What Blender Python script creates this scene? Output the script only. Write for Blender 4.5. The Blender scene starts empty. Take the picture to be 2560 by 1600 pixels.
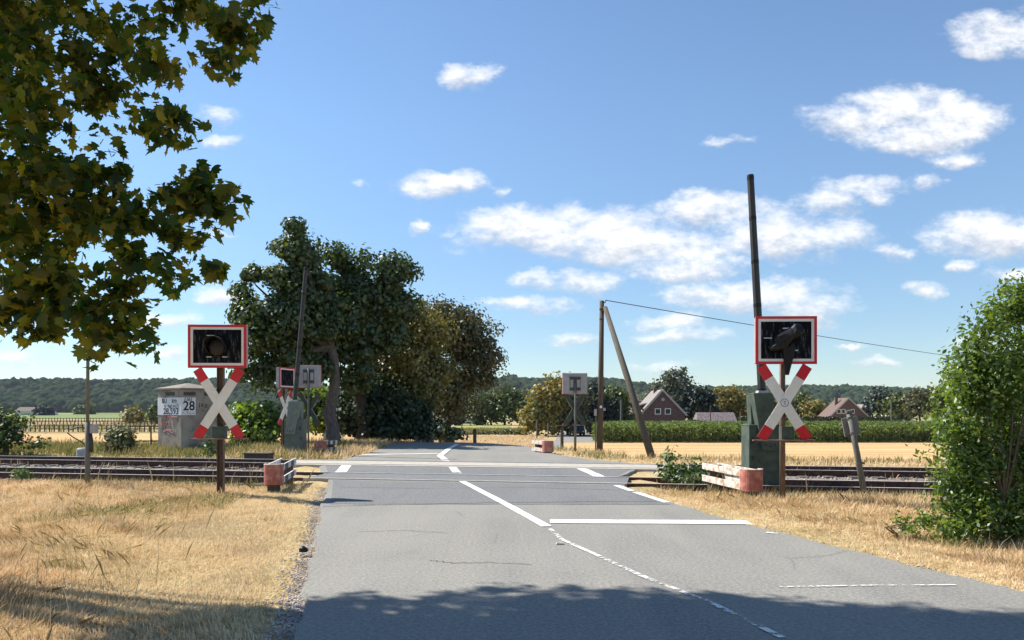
import bpy, bmesh, math, random
import numpy as np
from mathutils import Vector, Matrix
R = math.radians
random.seed(7)
rng = np.random.default_rng(11)
scene = bpy.context.scene

# ------------------------------------------------------------------ camera
FPX, HOR, EYE = 1900.0, 1025.0, 1.6
cam = bpy.data.cameras.new("camera")
cam.sensor_width = 36.0
cam.lens = 36.0 * FPX / 2560.0
cam.shift_y = (HOR - 800.0) / 2560.0
cam.clip_start, cam.clip_end = 0.1, 9000.0
camo = bpy.data.objects.new("camera", cam)
camo.location = (0, 0, EYE)
camo.rotation_euler = (R(90), 0, 0)
scene.collection.objects.link(camo)
scene.camera = camo

# ------------------------------------------------------------------ view transform
vs = scene.view_settings
vs.view_transform = 'Standard'
vs.look = 'None'
vs.gamma = 1.0
vs.use_curve_mapping = False
vs.exposure = 0.85

# ------------------------------------------------------------------ sun
SUN_EL = R(47)
SUN_H = Vector((-0.89, 0.45)).normalized()
SUN = Vector((SUN_H.x * math.cos(SUN_EL), SUN_H.y * math.cos(SUN_EL), math.sin(SUN_EL)))
sl = bpy.data.lights.new("sun", 'SUN')
sl.energy = 5.0
sl.angle = R(0.53)
sl.color = (1.0, 0.95, 0.86)
so = bpy.data.objects.new("sun", sl)
so.rotation_euler = SUN.to_track_quat('Z', 'Y').to_euler()
so.location = (-60, 30, 80)
scene.collection.objects.link(so)

# ------------------------------------------------------------------ world: sky with fair weather clouds
world = bpy.data.worlds.new("World")
scene.world = world
world.use_nodes = True
nt = world.node_tree
nt.nodes.clear()


class NG:
    """small helper for building node graphs"""
    def __init__(s, tree):
        s.t = tree

    def n(s, typ, **kw):
        nd = s.t.nodes.new(typ)
        for k, v in kw.items():
            setattr(nd, k, v)
        return nd

    def put(s, sock, v):
        if isinstance(v, bpy.types.NodeSocket):
            s.t.links.new(v, sock)
        elif v is not None:
            if sock.type == 'RGBA' and len(v) == 3:
                v = (*v, 1)
            sock.default_value = v

    def m(s, op, a, b=None, c=None, clamp=False):
        nd = s.n('ShaderNodeMath', operation=op, use_clamp=clamp)
        s.put(nd.inputs[0], a)
        s.put(nd.inputs[1], b)
        s.put(nd.inputs[2], c)
        return nd.outputs[0]

    def mix(s, f, a, b, blend='MIX'):
        nd = s.n('ShaderNodeMix', data_type='RGBA', blend_type=blend)
        s.put(nd.inputs[0], f)
        s.put(nd.inputs[6], a)
        s.put(nd.inputs[7], b)
        return nd.outputs[2]

    def ss(s, v, lo, hi, a=0.0, b=1.0):
        nd = s.n('ShaderNodeMapRange', interpolation_type='SMOOTHSTEP')
        s.put(nd.inputs[0], v)
        for i, q in enumerate((lo, hi, a, b)):
            s.put(nd.inputs[i + 1], q)
        return nd.outputs[0]

    def noise(s, vec, scale, detail=4, rough=0.55, dist=0.0, out=0):
        nd = s.n('ShaderNodeTexNoise')
        s.put(nd.inputs['Vector'], vec)
        nd.inputs['Scale'].default_value = scale
        nd.inputs['Detail'].default_value = detail
        nd.inputs['Roughness'].default_value = rough
        nd.inputs['Distortion'].default_value = dist
        return nd.outputs[out]

    def ramp(s, f, stops):
        nd = s.n('ShaderNodeValToRGB')
        s.put(nd.inputs[0], f)
        el = nd.color_ramp.elements
        while len(el) < len(stops):
            el.new(0.5)
        for e, (p, c) in zip(el, stops):
            e.position = p
            e.color = (*c, 1)
        return nd.outputs[0]


g = NG(nt)
sky = g.n('ShaderNodeTexSky', sky_type='NISHITA', sun_disc=False)
sky.sun_elevation = SUN_EL
sky.sun_rotation = math.atan2(SUN_H.x, SUN_H.y)
sky.altitude = 60
sky.air_density = 1.0
sky.dust_density = 0.0
sky.ozone_density = 1.0
tc = g.n('ShaderNodeTexCoord')
sep = g.n('ShaderNodeSeparateXYZ')
nt.links.new(tc.outputs['Generated'], sep.inputs[0])
dx, dy, dz = sep.outputs
dys = g.m('MAXIMUM', dy, 0.05)
u = g.m('DIVIDE', dx, dys)          # tangent-plane coordinates round the +Y direction
v = g.m('DIVIDE', dz, dys)
comb = g.n('ShaderNodeCombineXYZ')
nt.links.new(u, comb.inputs[0])
nt.links.new(g.m('MULTIPLY', v, 1.7), comb.inputs[1])
uv = comb.outputs[0]
warp = g.n('ShaderNodeSeparateColor')
nt.links.new(g.noise(uv, 11.0, 5, 0.65, out=1), warp.inputs[0])
uw = g.m('ADD', u, g.m('MULTIPLY', g.m('SUBTRACT', warp.outputs[0], 0.5), 0.085))
vw = g.m('ADD', v, g.m('MULTIPLY', g.m('SUBTRACT', warp.outputs[1], 0.5), 0.048))
CLOUDS = [  # centre and half size of every cloud puff, degrees-like tangent units derived from a 2419 px wide panorama
    (1100, 182, 62, 30, 1.0), (1020, 437, 110, 26, .95), (1095, 428, 50, 30, 1.0), (985, 533, 24, 20, .8),
    (1330, 545, 260, 58, 1.1), (1215, 515, 55, 34, .9), (1500, 580, 230, 48, 1.05), (1620, 630, 140, 36, .95),
    (1360, 503, 60, 18, .8), (1690, 500, 160, 42, .95), (1860, 560, 190, 52, 1.0), (1960, 478, 80, 34, .85),
    (2050, 440, 100, 26, .8), (2080, 470, 50, 20, .75), (2180, 428, 32, 18, .75), (2000, 285, 105, 42, 1.05),
    (2120, 255, 110, 50, 1.05), (2250, 285, 130, 58, 1.15), (2180, 330, 140, 36, 1.0), (2260, 375, 70, 22, .85),
    (2390, 80, 130, 52, 1.05), (2330, 112, 80, 24, .8), (2350, 555, 175, 56, 1.15), (2105, 598, 50, 20, .75),
    (1390, 660, 100, 24, .85), (1265, 660, 60, 18, .75), (1780, 705, 200, 46, 1.0), (1900, 725, 130, 34, .9),
    (1650, 690, 80, 24, .8), (1250, 715, 110, 24, .8), (1600, 795, 110, 20, .8), (1570, 760, 100, 20, .75),
    (2185, 680, 55, 18, .8), (2390, 655, 80, 24, .85), (2255, 635, 34, 14, .7), (515, 270, 50, 22, .6),
    (525, 330, 50, 14, .6), (510, 552, 36, 9, .75), (370, 748, 100, 22, .75), (530, 700, 70, 24, .85),
    (410, 832, 70, 20, .75), (30, 850, 70, 18, .7), (1350, 800, 70, 14, .65), (2060, 858, 70, 12, .65),
    (2010, 816, 50, 10, .6), (2280, 805, 60, 20, .75), (1560, 868, 80, 16, .7), (1710, 333, 50, 14, .55),
    (1640, 457, 40, 16, .6), (1170, 450, 24, 12, .6), (1050, 550, 20, 10, .6), (850, 440, 20, 8, .5),
    (2900, 350, 250, 80, 1.0), (-400, 400, 260, 60, 1.0), (3100, 640, 220, 50, 1.0), (-350, 690, 240, 50, .9),
]
mfield = None
acc_w = acc_b = None
for (cx, cy, rx, ry, wgt) in CLOUDS:
    k = 2560 / 2419.0
    cu, cv = (cx * k - 1280) / FPX, (HOR - cy * k) / FPX
    ru, rv = rx * k / FPX * 1.2, ry * k / FPX * 1.25
    a = g.m('MULTIPLY', g.m('SUBTRACT', uw, cu), 1 / ru)
    b = g.m('MULTIPLY', g.m('SUBTRACT', vw, cv), 1 / rv)
    d = g.m('MULTIPLY_ADD', a, a, g.m('MULTIPLY', b, b))
    f = g.m('MULTIPLY_ADD', d, -1.0 * wgt, 1.0 * wgt)
    fw = g.m('MAXIMUM', f, 0.0)
    acc_w = fw if acc_w is None else g.m('ADD', acc_w, fw)
    acc_b = g.m('MULTIPLY', fw, b) if acc_b is None else g.m('MULTIPLY_ADD', fw, b, acc_b)
    mfield = f if mfield is None else g.m('SMOOTH_MAX', mfield, f, 0.25)
n1 = g.noise(uv, 16.0, 9, 0.64)
comb2 = g.n('ShaderNodeCombineXYZ')
nt.links.new(g.m('ADD', u, -0.012), comb2.inputs[0])
nt.links.new(g.m('MULTIPLY', g.m('ADD', v, 0.016), 1.7), comb2.inputs[1])
n2 = g.noise(comb2.outputs[0], 16.0, 5, 0.6)
n3 = g.noise(uv, 55.0, 6, 0.62)
dens0 = g.m('ADD', g.m('MULTIPLY_ADD', g.m('SUBTRACT', n1, 0.5), 2.1, mfield), g.m('MULTIPLY', g.m('SUBTRACT', n3, 0.5), 0.7))
dens = g.ss(dens0, -0.05, 1.2)
front = g.ss(dy, 0.05, 0.2)
above = g.ss(v, 0.0, 0.05)
dens = g.m('MULTIPLY', g.m('MULTIPLY', dens, front), above)
bn = g.m('DIVIDE', acc_b, g.m('ADD', acc_w, 0.02))
lit = g.m('ADD', g.m('MULTIPLY', g.m('SUBTRACT', n1, n2), 1.5), g.ss(g.m('ADD', bn, g.m('MULTIPLY', g.m('SUBTRACT', n3, 0.5), 1.2)), -0.75, 0.25, 0.12, 1.0), clamp=True)
ccol = g.mix(lit, (3.9, 4.15, 4.6), (7.1, 7.1, 7.2))
hs = g.n('ShaderNodeHueSaturation')
hs.inputs['Saturation'].default_value = 1.05
nt.links.new(sky.outputs[0], hs.inputs['Color'])
tint = g.mix(g.ss(v, 0.0, 0.42), (0.62, 0.71, 0.82), (0.96, 1.02, 1.06))
blue = g.mix(1.0, hs.outputs[0], tint, 'MULTIPLY')
fin = g.mix(g.m('MULTIPLY', dens, 0.96), blue, ccol)
bg = g.n('ShaderNodeBackground')
nt.links.new(fin, bg.inputs[0])
bg.inputs[1].default_value = 0.09
wo = g.n('ShaderNodeOutputWorld')
nt.links.new(bg.outputs[0], wo.inputs[0])

# ------------------------------------------------------------------ general helpers
COL = scene.collection


def P(x, y, Y):
    """photo pixel (2560 wide) at depth Y metres -> world point"""
    return Vector(((x - 1280.0) * Y / FPX, Y, EYE - (y - HOR) * Y / FPX))


def G(x, y, z=0.0):
    """photo pixel that lies on level ground of height z"""
    return P(x, y, FPX * (EYE - z) / (y - HOR))


def sstep(a, b, x):
    t = np.clip((np.asarray(x, float) - a) / (b - a), 0, 1)
    return t * t * (3 - 2 * t)


def tag(o, label=None, cat=None, group=None, kind=None):
    if label:
        o['label'] = label
    if cat:
        o['category'] = cat
    if group:
        o['group'] = group
    if kind:
        o['kind'] = kind
    return o


def empty(name, loc, label, cat, group=None, rz=0.0):
    o = bpy.data.objects.new(name, None)
    o.location = loc
    o.rotation_euler = (0, 0, rz)
    o.empty_display_size = 0.2
    COL.objects.link(o)
    return tag(o, label, cat, group)


def link_mesh(name, me, mats, parent=None):
    o = bpy.data.objects.new(name, me)
    for m in (mats if isinstance(mats, (list, tuple)) else [mats]):
        me.materials.append(m)
    COL.objects.link(o)
    if parent is not None:
        o.parent = parent
    return o


def np_mesh(name, verts, nper, faces_flat=None, loop_total=None):
    """verts (N,3); faces of constant size nper laid out in order, or explicit flat loops"""
    me = bpy.data.meshes.new(name)
    verts = np.asarray(verts, np.float32)
    me.vertices.add(len(verts))
    me.vertices.foreach_set("co", verts.ravel())
    if faces_flat is None:
        faces_flat = np.arange(len(verts), dtype=np.int32)
    nf = len(faces_flat) // nper
    me.loops.add(len(faces_flat))
    me.loops.foreach_set("vertex_index", np.asarray(faces_flat, np.int32))
    me.polygons.add(nf)
    me.polygons.foreach_set("loop_start", np.arange(nf, dtype=np.int32) * nper)
    me.update(calc_edges=True)
    return me


class MB:
    """mesh builder: boxes, tubes, prisms collected into ONE mesh object"""
    def __init__(s):
        s.v, s.f, s.mi, s.cur = [], [], [], 0

    def add(s, vs, fs, M=None):
        o = len(s.v)
        for p in vs:
            p = Vector(p)
            s.v.append(M @ p if M is not None else p)
        for f in fs:
            s.f.append([i + o for i in f])
            s.mi.append(s.cur)

    def box(s, c, d, M=None, rot=None):
        cx, cy, cz = c
        hx, hy, hz = d[0] / 2, d[1] / 2, d[2] / 2
        vs = [Vector((sx * hx, sy * hy, sz * hz)) for sz in (-1, 1) for sy in (-1, 1) for sx in (-1, 1)]
        if rot is not None:
            vs = [rot @ q for q in vs]
        vs = [q + Vector(c) for q in vs]
        s.add(vs, [(0, 2, 3, 1), (4, 5, 7, 6), (0, 1, 5, 4), (2, 6, 7, 3), (0, 4, 6, 2), (1, 3, 7, 5)], M)

    def hexa(s, bot, top):
        """8 corner solid from two 4-point loops"""
        s.add(list(bot) + list(top), [(3, 2, 1, 0), (4, 5, 6, 7), (0, 1, 5, 4), (1, 2, 6, 5), (2, 3, 7, 6), (3, 0, 4, 7)])

    def tube(s, pts, rad, n=8, cap=True, flat=None):
        pts = [Vector(p) for p in pts]
        if not isinstance(rad, (list, tuple)):
            rad = [rad] * len(pts)
        o = len(s.v)
        ref = Vector((0.123, 0.456, 0.88)).normalized()
        for i, p in enumerate(pts):
            t = (pts[min(i + 1, len(pts) - 1)] - pts[max(i - 1, 0)]).normalized()
            a = t.cross(ref)
            if a.length < 1e-3:
                a = t.cross(Vector((1, 0, 0)))
            a.normalize()
            b = t.cross(a).normalized()
            for j in range(n):
                an = 2 * math.pi * j / n
                s.v.append(p + (a * math.cos(an) + b * math.sin(an)) * rad[i])
        for i in range(len(pts) - 1):
            for j in range(n):
                s.f.append([o + i * n + j, o + i * n + (j + 1) % n, o + (i + 1) * n + (j + 1) % n, o + (i + 1) * n + j])
                s.mi.append(s.cur)
        if cap:
            s.f.append([o + j for j in range(n)][::-1])
            s.f.append([o + (len(pts) - 1) * n + j for j in range(n)])
            s.mi += [s.cur, s.cur]

    def prism(s, outline, y0, y1, M=None):
        """outline in local x,z extruded along local y"""
        n = len(outline)
        vs = [(x, y0, z) for x, z in outline] + [(x, y1, z) for x, z in outline]
        fs = [list(range(n)), list(range(2 * n - 1, n - 1, -1))]
        for i in range(n):
            j = (i + 1) % n
            fs.append([j, i, n + i, n + j])
        s.add(vs, fs, M)

    def build(s, name, mats, parent=None, smooth=False, bevel=0.0, loc=None):
        me = bpy.data.meshes.new(name)
        me.from_pydata([tuple(q) for q in s.v], [], s.f)
        me.polygons.foreach_set("material_index", s.mi)
        if smooth:
            me.polygons.foreach_set("use_smooth", [True] * len(me.polygons))
        bm = bmesh.new()
        bm.from_mesh(me)
        bmesh.ops.recalc_face_normals(bm, faces=bm.faces)
        bm.to_mesh(me)
        bm.free()
        me.update()
        o = link_mesh(name, me, mats, parent)
        if bevel > 0:
            md = o.modifiers.new("edge_round", 'BEVEL')
            md.width = bevel
            md.segments = 2
            md.limit_method = 'ANGLE'
        if loc is not None:
            o.location = loc
        return o


def copy_tree(o, parent=None):
    c = o.copy()
    COL.objects.link(c)
    if parent is not None:
        c.parent = parent
    for ch in list(o.children):
        copy_tree(ch, c)
    return c


# ------------------------------------------------------------------ materials
def mat(name):
    m = bpy.data.materials.new(name)
    m.use_nodes = True
    t = m.node_tree
    t.nodes.clear()
    gg = NG(t)
    out = gg.n('ShaderNodeOutputMaterial')
    return m, gg, out


def surf(name, stops, scale=8.0, rough=0.7, bump=0.0, bscale=40.0, metal=0.0, detail=5, coord='Object', stretch=(1, 1, 1), spec=0.4):
    """principled surface whose colour wanders through the stops by noise"""
    m, q, out = mat(name)
    tcn = q.n('ShaderNodeTexCoord')
    mp = q.n('ShaderNodeMapping')
    mp.inputs['Scale'].default_value = stretch
    q.put(mp.inputs[0], tcn.outputs[coord])
    f = q.noise(mp.outputs[0], scale, detail, 0.6)
    f = q.ss(f, 0.25, 0.75)
    if len(stops) == 1:
        stops = [(0, tuple(c * 0.85 for c in stops[0])), (1, tuple(min(1, c * 1.12) for c in stops[0]))]
    elif not isinstance(stops[0][1], tuple):
        k = len(stops)
        stops = [(i / (k - 1), c) for i, c in enumerate(stops)]
    col = q.ramp(f, stops)
    b = q.n('ShaderNodeBsdfPrincipled')
    q.put(b.inputs['Base Color'], col)
    b.inputs['Roughness'].default_value = rough
    b.inputs['Metallic'].default_value = metal
    b.inputs['Specular IOR Level'].default_value = spec
    if bump > 0:
        bp = q.n('ShaderNodeBump')
        bp.inputs['Strength'].default_value = bump
        bp.inputs['Distance'].default_value = 0.02
        q.put(bp.inputs['Height'], q.noise(mp.outputs[0], bscale, 4, 0.6))
        q.put(b.inputs['Normal'], bp.outputs[0])
    q.put(out.inputs[0], b.outputs[0])
    return m


def leafmat(name, cols, trans=0.35, tcol=None, patch=None, pscale=0.6, rough=0.5, gloss=0.08):
    """leaf cards: colour by island, optionally drifting with position; light passes through"""
    m, q, out = mat(name)
    geo = q.n('ShaderNodeNewGeometry')
    r = geo.outputs['Random Per Island']
    if patch:
        tcn = q.n('ShaderNodeTexCoord')
        pn = q.noise(tcn.outputs['Object'], pscale, 3, 0.6)
        r = q.m('ADD', q.m('MULTIPLY', r, 1 - patch), q.m('MULTIPLY', q.ss(pn, 0.3, 0.7), patch), clamp=True)
    k = len(cols)
    col = q.ramp(r, [(i / max(1, k - 1), c) for i, c in enumerate(cols)])
    df = q.n('ShaderNodeBsdfDiffuse')
    q.put(df.inputs[0], col)
    tr = q.n('ShaderNodeBsdfTranslucent')
    if tcol:
        q.put(tr.inputs[0], q.mix(1.0, col, tcol, 'MULTIPLY'))
    else:
        q.put(tr.inputs[0], col)
    mx = q.n('ShaderNodeMixShader')
    mx.inputs[0].default_value = trans
    q.put(mx.inputs[1], df.outputs[0])
    q.put(mx.inputs[2], tr.outputs[0])
    gl = q.n('ShaderNodeBsdfGlossy')
    gl.inputs['Roughness'].default_value = rough
    gl.inputs[0].default_value = (0.9, 0.95, 1, 1)
    mx2 = q.n('ShaderNodeMixShader')
    mx2.inputs[0].default_value = gloss
    q.put(mx2.inputs[1], mx.outputs[0])
    q.put(mx2.inputs[2], gl.outputs[0])
    q.put(out.inputs[0], mx2.outputs[0])
    return m


M = {}
M['steel_rust'] = surf('rail_rust', [(.045, .018, .012), (.09, .04, .028), (.14, .07, .05)], 14, .75, .3, 60)
M['rail_head'] = surf('rail_head_worn', [(.46, .43, .41), (.62, .59, .57)], 6, .45, 0)
M['ballast'] = surf('ballast_bed', [(.09, .075, .06), (.17, .145, .12), (.26, .23, .19)], 12, .95, 1.0, 30)
M['stone'] = surf('ballast_stone', [(.12, .10, .085), (.24, .20, .17), (.38, .34, .30)], 2.5, .95, .3, 30)
M['sleeper'] = surf('old_sleeper_wood', [(.05, .04, .033), (.12, .10, .085)], 9, .9, .4, 40)
M['panel'] = surf('crossing_concrete', [(.32, .29, .24), (.43, .395, .34)], 4, .85, .2, 60)
M['flange'] = surf('flangeway_dark', [(.03, .03, .03)], 20, .9)
M['red'] = surf('sign_red_enamel', [(.50, .012, .022), (.62, .02, .032)], 5, .45, 0, spec=.4)
M['white'] = surf('sign_white_enamel', [(.70, .66, .63), (.80, .77, .74)], 4, .5, 0)
M['black'] = surf('signal_board_black', [(0, (.004, .004, .005)), (.62, (.007, .007, .009)), (.80, (.035, .035, .043)), (1, (.09, .09, .11))], 13, .55, 0, stretch=(2.2, 1, .45), spec=.06)
M['hood'] = surf('signal_hood_black', [(.004, .004, .005), (.010, .010, .010)], 20, .5, .1, 60, spec=.3)
M['lens'] = surf('signal_lens_brown', [(.007, .004, .003), (.016, .008, .006)], 12, .45)
M['signback'] = surf('sign_back_grey', [(.30, .295, .30), (.38, .37, .38)], 5, .7, spec=.2)
M['greenback'] = surf('sign_back_green', [(.035, .05, .038), (.06, .075, .058)], 5, .7)
M['post_brown'] = surf('post_rusty_brown', [(.075, .05, .04), (.13, .085, .065), (.17, .10, .07)], 9, .75, .2, 60, stretch=(3, 3, .6))
M['post_grey'] = surf('post_grey_metal', [(.10, .095, .085), (.155, .15, .135)], 10, .7, .1, 50, stretch=(3, 3, .6))
M['machine'] = surf('barrier_machine_green', [(.035, .05, .038), (.055, .075, .058), (.08, .105, .085)], 5, .7, .1, 60)
M['machine_light'] = surf('barrier_machine_grey_green', [(.11, .14, .12), (.17, .20, .18)], 6, .7, .1, 60)
M['machine_mid'] = surf('barrier_machine_mid_green', [(.075, .10, .085), (.115, .14, .125)], 6, .7, .1, 60)
M['boom'] = surf('boom_shade_dark', [(.012, .012, .013), (.035, .034, .034)], 6, .5, .1, 40, stretch=(3, 3, .5))  # near black base colour stands in for the shade on the boom's back
M['wood'] = surf('weathered_pole_wood', [(.055, .045, .034), (.095, .08, .06), (.14, .118, .09)], 10, .9, .5, 50, stretch=(4, 4, .4))
M['wood_dark'] = surf('tarred_pole_wood', [(.06, .047, .036), (.11, .088, .068)], 10, .9, .5, 50, stretch=(4, 4, .4))
M['guard_white'] = surf('guard_white_peeling', [(0, (.30, .19, .11)), (.32, (.44, .33, .25)), (.46, (.52, .47, .42)), (1, (.60, .57, .53))], 7, .75, .2, 40)
M['guard_plain'] = surf('guard_grey_white', [(.46, .45, .44), (.60, .59, .58)], 6, .8)
M['guard_red'] = surf('guard_red_faded', [(.28, .085, .065), (.38, .13, .10), (.50, .28, .23)], 7, .8, .2, 40)
M['guard_black'] = surf('guard_black_band', [(.05, .05, .055), (.12, .11, .11)], 8, .8)
M['concrete'] = surf('hut_concrete', [(.17, .155, .135), (.26, .24, .21), (.33, .305, .275)], 2.2, .95, .3, 30, detail=8)
M['hut_roof'] = surf('hut_roof_felt', [(.17, .145, .12), (.25, .215, .185)], 4, .9, .2, 30)
M['grey_board'] = surf('weathered_grey_board', [(.15, .145, .145), (.23, .22, .22)], 6, .85)
M['board'] = surf('hut_board_white', [(.60, .62, .68), (.74, .75, .79)], 3, .7)
M['ink'] = surf('ink_black', [(.012, .013, .02)], 5, .7)
M['ink_faint'] = surf('ink_grey', [(.16, .15, .20), (.3, .29, .33)], 30, .7)
M['spray'] = surf('spray_red', [(.42, .12, .13), (.55, .20, .20)], 20, .8)
M['vent'] = surf('vent_dark', [(.05, .05, .048), (.10, .09, .085)], 30, .8)
M['iron'] = surf('fence_iron', [(.03, .026, .022), (.06, .05, .04)], 20, .8)
M['cable'] = surf('cable_black', [(.02, .02, .02), (.045, .042, .04)], 20, .6)
M['white_stone'] = surf('marker_stone', [(.34, .33, .32), (.48, .47, .45)], 6, .85)
M['brick'] = surf('brick_red', [(.085, .052, .050), (.12, .074, .070), (.155, .098, .092)], 3.0, .9, .2, 20)
M['tile_grey'] = surf('roof_tile_grey', [(.13, .11, .105), (.21, .19, .175), (.29, .26, .245)], 3.5, .85, .4, 8)
M['tile_red'] = surf('roof_tile_red', [(.105, .068, .058), (.16, .105, .09)], 3.0, .85, .4, 8)
M['tile_pink'] = surf('barn_tiles', [(.11, .075, .075), (.20, .155, .155), (.29, .25, .255)], 4.2, .85, .4, 8, detail=3)
M['plaster'] = surf('plaster_white', [(.62, .60, .58), (.74, .72, .70)], 1.5, .85)
M['frame_white'] = surf('frame_white', [(.72, .72, .72), (.80, .80, .80)], 2, .5)
M['fascia'] = surf('verge_board_light', [(.34, .31, .29), (.44, .41, .39)], 2, .7)
M['glass'] = surf('window_glass', [(.012, .013, .016), (.03, .033, .038)], .8, .25, spec=.3)
M['car'] = surf('car_dark_paint', [(.012, .014, .02), (.022, .024, .03)], 3, .25, spec=.6)
M['tyre'] = surf('tyre_rubber', [(.012, .012, .012), (.025, .025, .025)], 20, .9)
M['lamp'] = surf('headlight_glass', [(.55, .56, .58), (.75, .75, .78)], 10, .15)
M['chrome'] = surf('pale_metal_bar', [(.45, .46, .48), (.6, .6, .62)], 6, .3)
M['bark'] = surf('maple_bark', [(.07, .055, .048), (.12, .098, .085), (.17, .14, .125)], 6, .95, .7, 20, stretch=(3, 3, .6))
M['bark_dark'] = surf('dark_bark', [(.035, .027, .02), (.075, .058, .045)], 6, .95, .7, 20, stretch=(3, 3, .6))
M['twig'] = surf('twig_brown', [(.07, .05, .035), (.14, .10, .07)], 10, .9)

L = {}
L['maple_near'] = leafmat('maple_leaf_near', [(.012, .032, .012), (.020, .046, .014), (.036, .062, .016), (.090, .098, .020), (.150, .130, .026), (.036, .060, .015)], .58, (3.0, 2.7, .5), .25, 1.6, gloss=.012)
L['maple_a'] = leafmat('maple_leaf_mid', [(.026, .046, .009), (.042, .068, .013), (.062, .092, .018), (.088, .118, .026)], .34, (1.6, 1.6, .4), .15, .5, gloss=.045, rough=.42)
L['maple_b'] = leafmat('turning_leaf', [(.050, .066, .015), (.080, .092, .02), (.108, .105, .024), (.105, .075, .026), (.065, .082, .018)], .30, (1.2, 1.0, .45), .3, .4, gloss=.05)
L['maple_y'] = leafmat('yellow_green_leaf', [(.09, .105, .020), (.145, .15, .028), (.20, .18, .036), (.15, .115, .03)], .35, (1.2, 1.05, .45), .3, .4, gloss=.05)
L['dark'] = leafmat('dark_green_leaf', [(.014, .028, .009), (.024, .044, .013), (.04, .064, .019)], .2, (1, 1.1, .5), .2, .5, gloss=.04)
L['hornbeam'] = leafmat('shrub_leaf', [(.048, .088, .014), (.082, .135, .022), (.125, .185, .034), (.175, .23, .06)], .48, (1.7, 1.7, .4), .25, .9, gloss=.035, rough=.45)
L['weed'] = leafmat('weed_leaf', [(.05, .10, .02), (.085, .14, .03), (.13, .18, .05)], .35, (1.1, 1.1, .5), gloss=.05)
L['weed_dry'] = leafmat('drying_weed_leaf', [(.07, .10, .03), (.14, .15, .05), (.24, .22, .10), (.10, .12, .04)], .3, gloss=.03)
L['far_green'] = leafmat('far_tree_leaf', [(.055, .078, .016), (.088, .112, .024), (.12, .14, .034)], .25, (1.1, 1.1, .5), .3, .25, gloss=.03)
L['far_olive'] = leafmat('far_olive_leaf', [(.06, .07, .028), (.095, .10, .04), (.125, .12, .052), (.09, .08, .05)], .25, (1.1, 1.1, .5), .3, .25, gloss=.03)
L['far_yellow'] = leafmat('far_yellow_leaf', [(.10, .12, .028), (.19, .175, .04), (.29, .22, .05), (.13, .13, .04)], .3, (1.1, 1.0, .5), .5, .3, gloss=.03)
L['far_birch'] = leafmat('far_birch_leaf', [(.075, .09, .05), (.115, .13, .075), (.165, .175, .105)], .25, None, .3, .25, gloss=.04)
L['far_dark'] = leafmat('far_conifer_leaf', [(.010, .018, .014), (.018, .03, .02), (.03, .045, .03)], .15, None, .2, .3, gloss=.03)
L['dead'] = leafmat('grey_dry_leaf', [(.07, .065, .05), (.11, .10, .075), (.15, .135, .10)], .2, None, .3, .3, gloss=.02)
L['wood_far'] = leafmat('far_wood', [(.016, .030, .018), (.026, .044, .024), (.040, .058, .030), (.030, .042, .026)], .1, None, .35, .012, gloss=.0)
L['maize'] = leafmat('maize_leaf', [(.07, .115, .035), (.12, .18, .055), (.18, .24, .085), (.26, .29, .13)], .3, (1.1, 1.1, .5), .2, .2, gloss=.05)
L['straw'] = leafmat('dry_grass', [(.23, .145, .07), (.52, .335, .165), (.74, .53, .30), (.82, .67, .45), (.70, .43, .215), (.29, .26, .11)], .3, None, .62, 1.3, gloss=.02)
L['tuft'] = leafmat('coarse_dry_tuft', [(.26, .18, .09), (.46, .32, .16), (.68, .50, .28), (.36, .31, .13), (.58, .38, .18)], .3, None, .45, 2.4, gloss=.02)
L['straw_pale'] = leafmat('mown_dry_grass', [(.50, .36, .19), (.72, .55, .32), (.83, .70, .47), (.74, .54, .30)], .3, None, .3, .8, gloss=.02)
L['grass_green'] = leafmat('half_green_grass', [(.09, .12, .03), (.17, .18, .05), (.32, .27, .10), (.50, .38, .17)], .3, None, .45, .6, gloss=.03)
L['stalk'] = leafmat('seed_stalk', [(.30, .22, .12), (.50, .39, .23), (.62, .50, .32)], .2, None, gloss=.02)

# ------------------------------------------------------------------ terrain
SL = -0.185                                   # the railway runs along (1, SL)
FAR_C, NEAR_C = 22.55, 18.0                   # track centre lines at X = -2
ROAD = np.array([(-18, 3.3, 10.0), (0, -.35, 6.55), (5, -1.43, 5.05), (6.67, -1.80, 4.49), (8.94, -2.3, 3.78), (11, -2.77, 3.2), (13, -3.22, 2.76),
                 (16.1, -3.87, 2.34), (18.3, -4.45, 2.6), (20, -5.0, 3.2), (22.5, -5.65, 3.75), (24.6, -5.5, 2.6), (27, -5.4, 1.7), (30, -5.35, 1.05),
                 (36, -5.65, .45), (40, -5.0, 1.6), (45, -3.2, 3.4), (55, -.3, 6.2), (70, 2.8, 8.6), (85, 4.6, 9.9), (100, 5.8, 10.7), (120, 7.4, 12.3), (150, 10, 14.6), (210, 11, 15.6)], float)


def road_l(y):
    return np.interp(y, ROAD[:, 0], ROAD[:, 1])


def road_r(y):
    return np.interp(y, ROAD[:, 0], ROAD[:, 2])


def trk(x, y):
    """distance coordinate across the railway, in Y metres at X = -2"""
    return np.asarray(y, float) - SL * (np.asarray(x, float) + 2)


def road_z(x, y):
    uu = trk(x, y)
    xa = np.asarray(x, float)
    lo = np.where(xa > -2.6, 25.0, 28.5)
    st = lo + (36.5 - lo) * np.exp(-((xa + 2.6) / np.where(xa > -2.6, 5.5, 10.0)) ** 2)
    t = sstep(0, 1, (uu - st) / 24.0)
    return -2.2 * t


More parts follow.
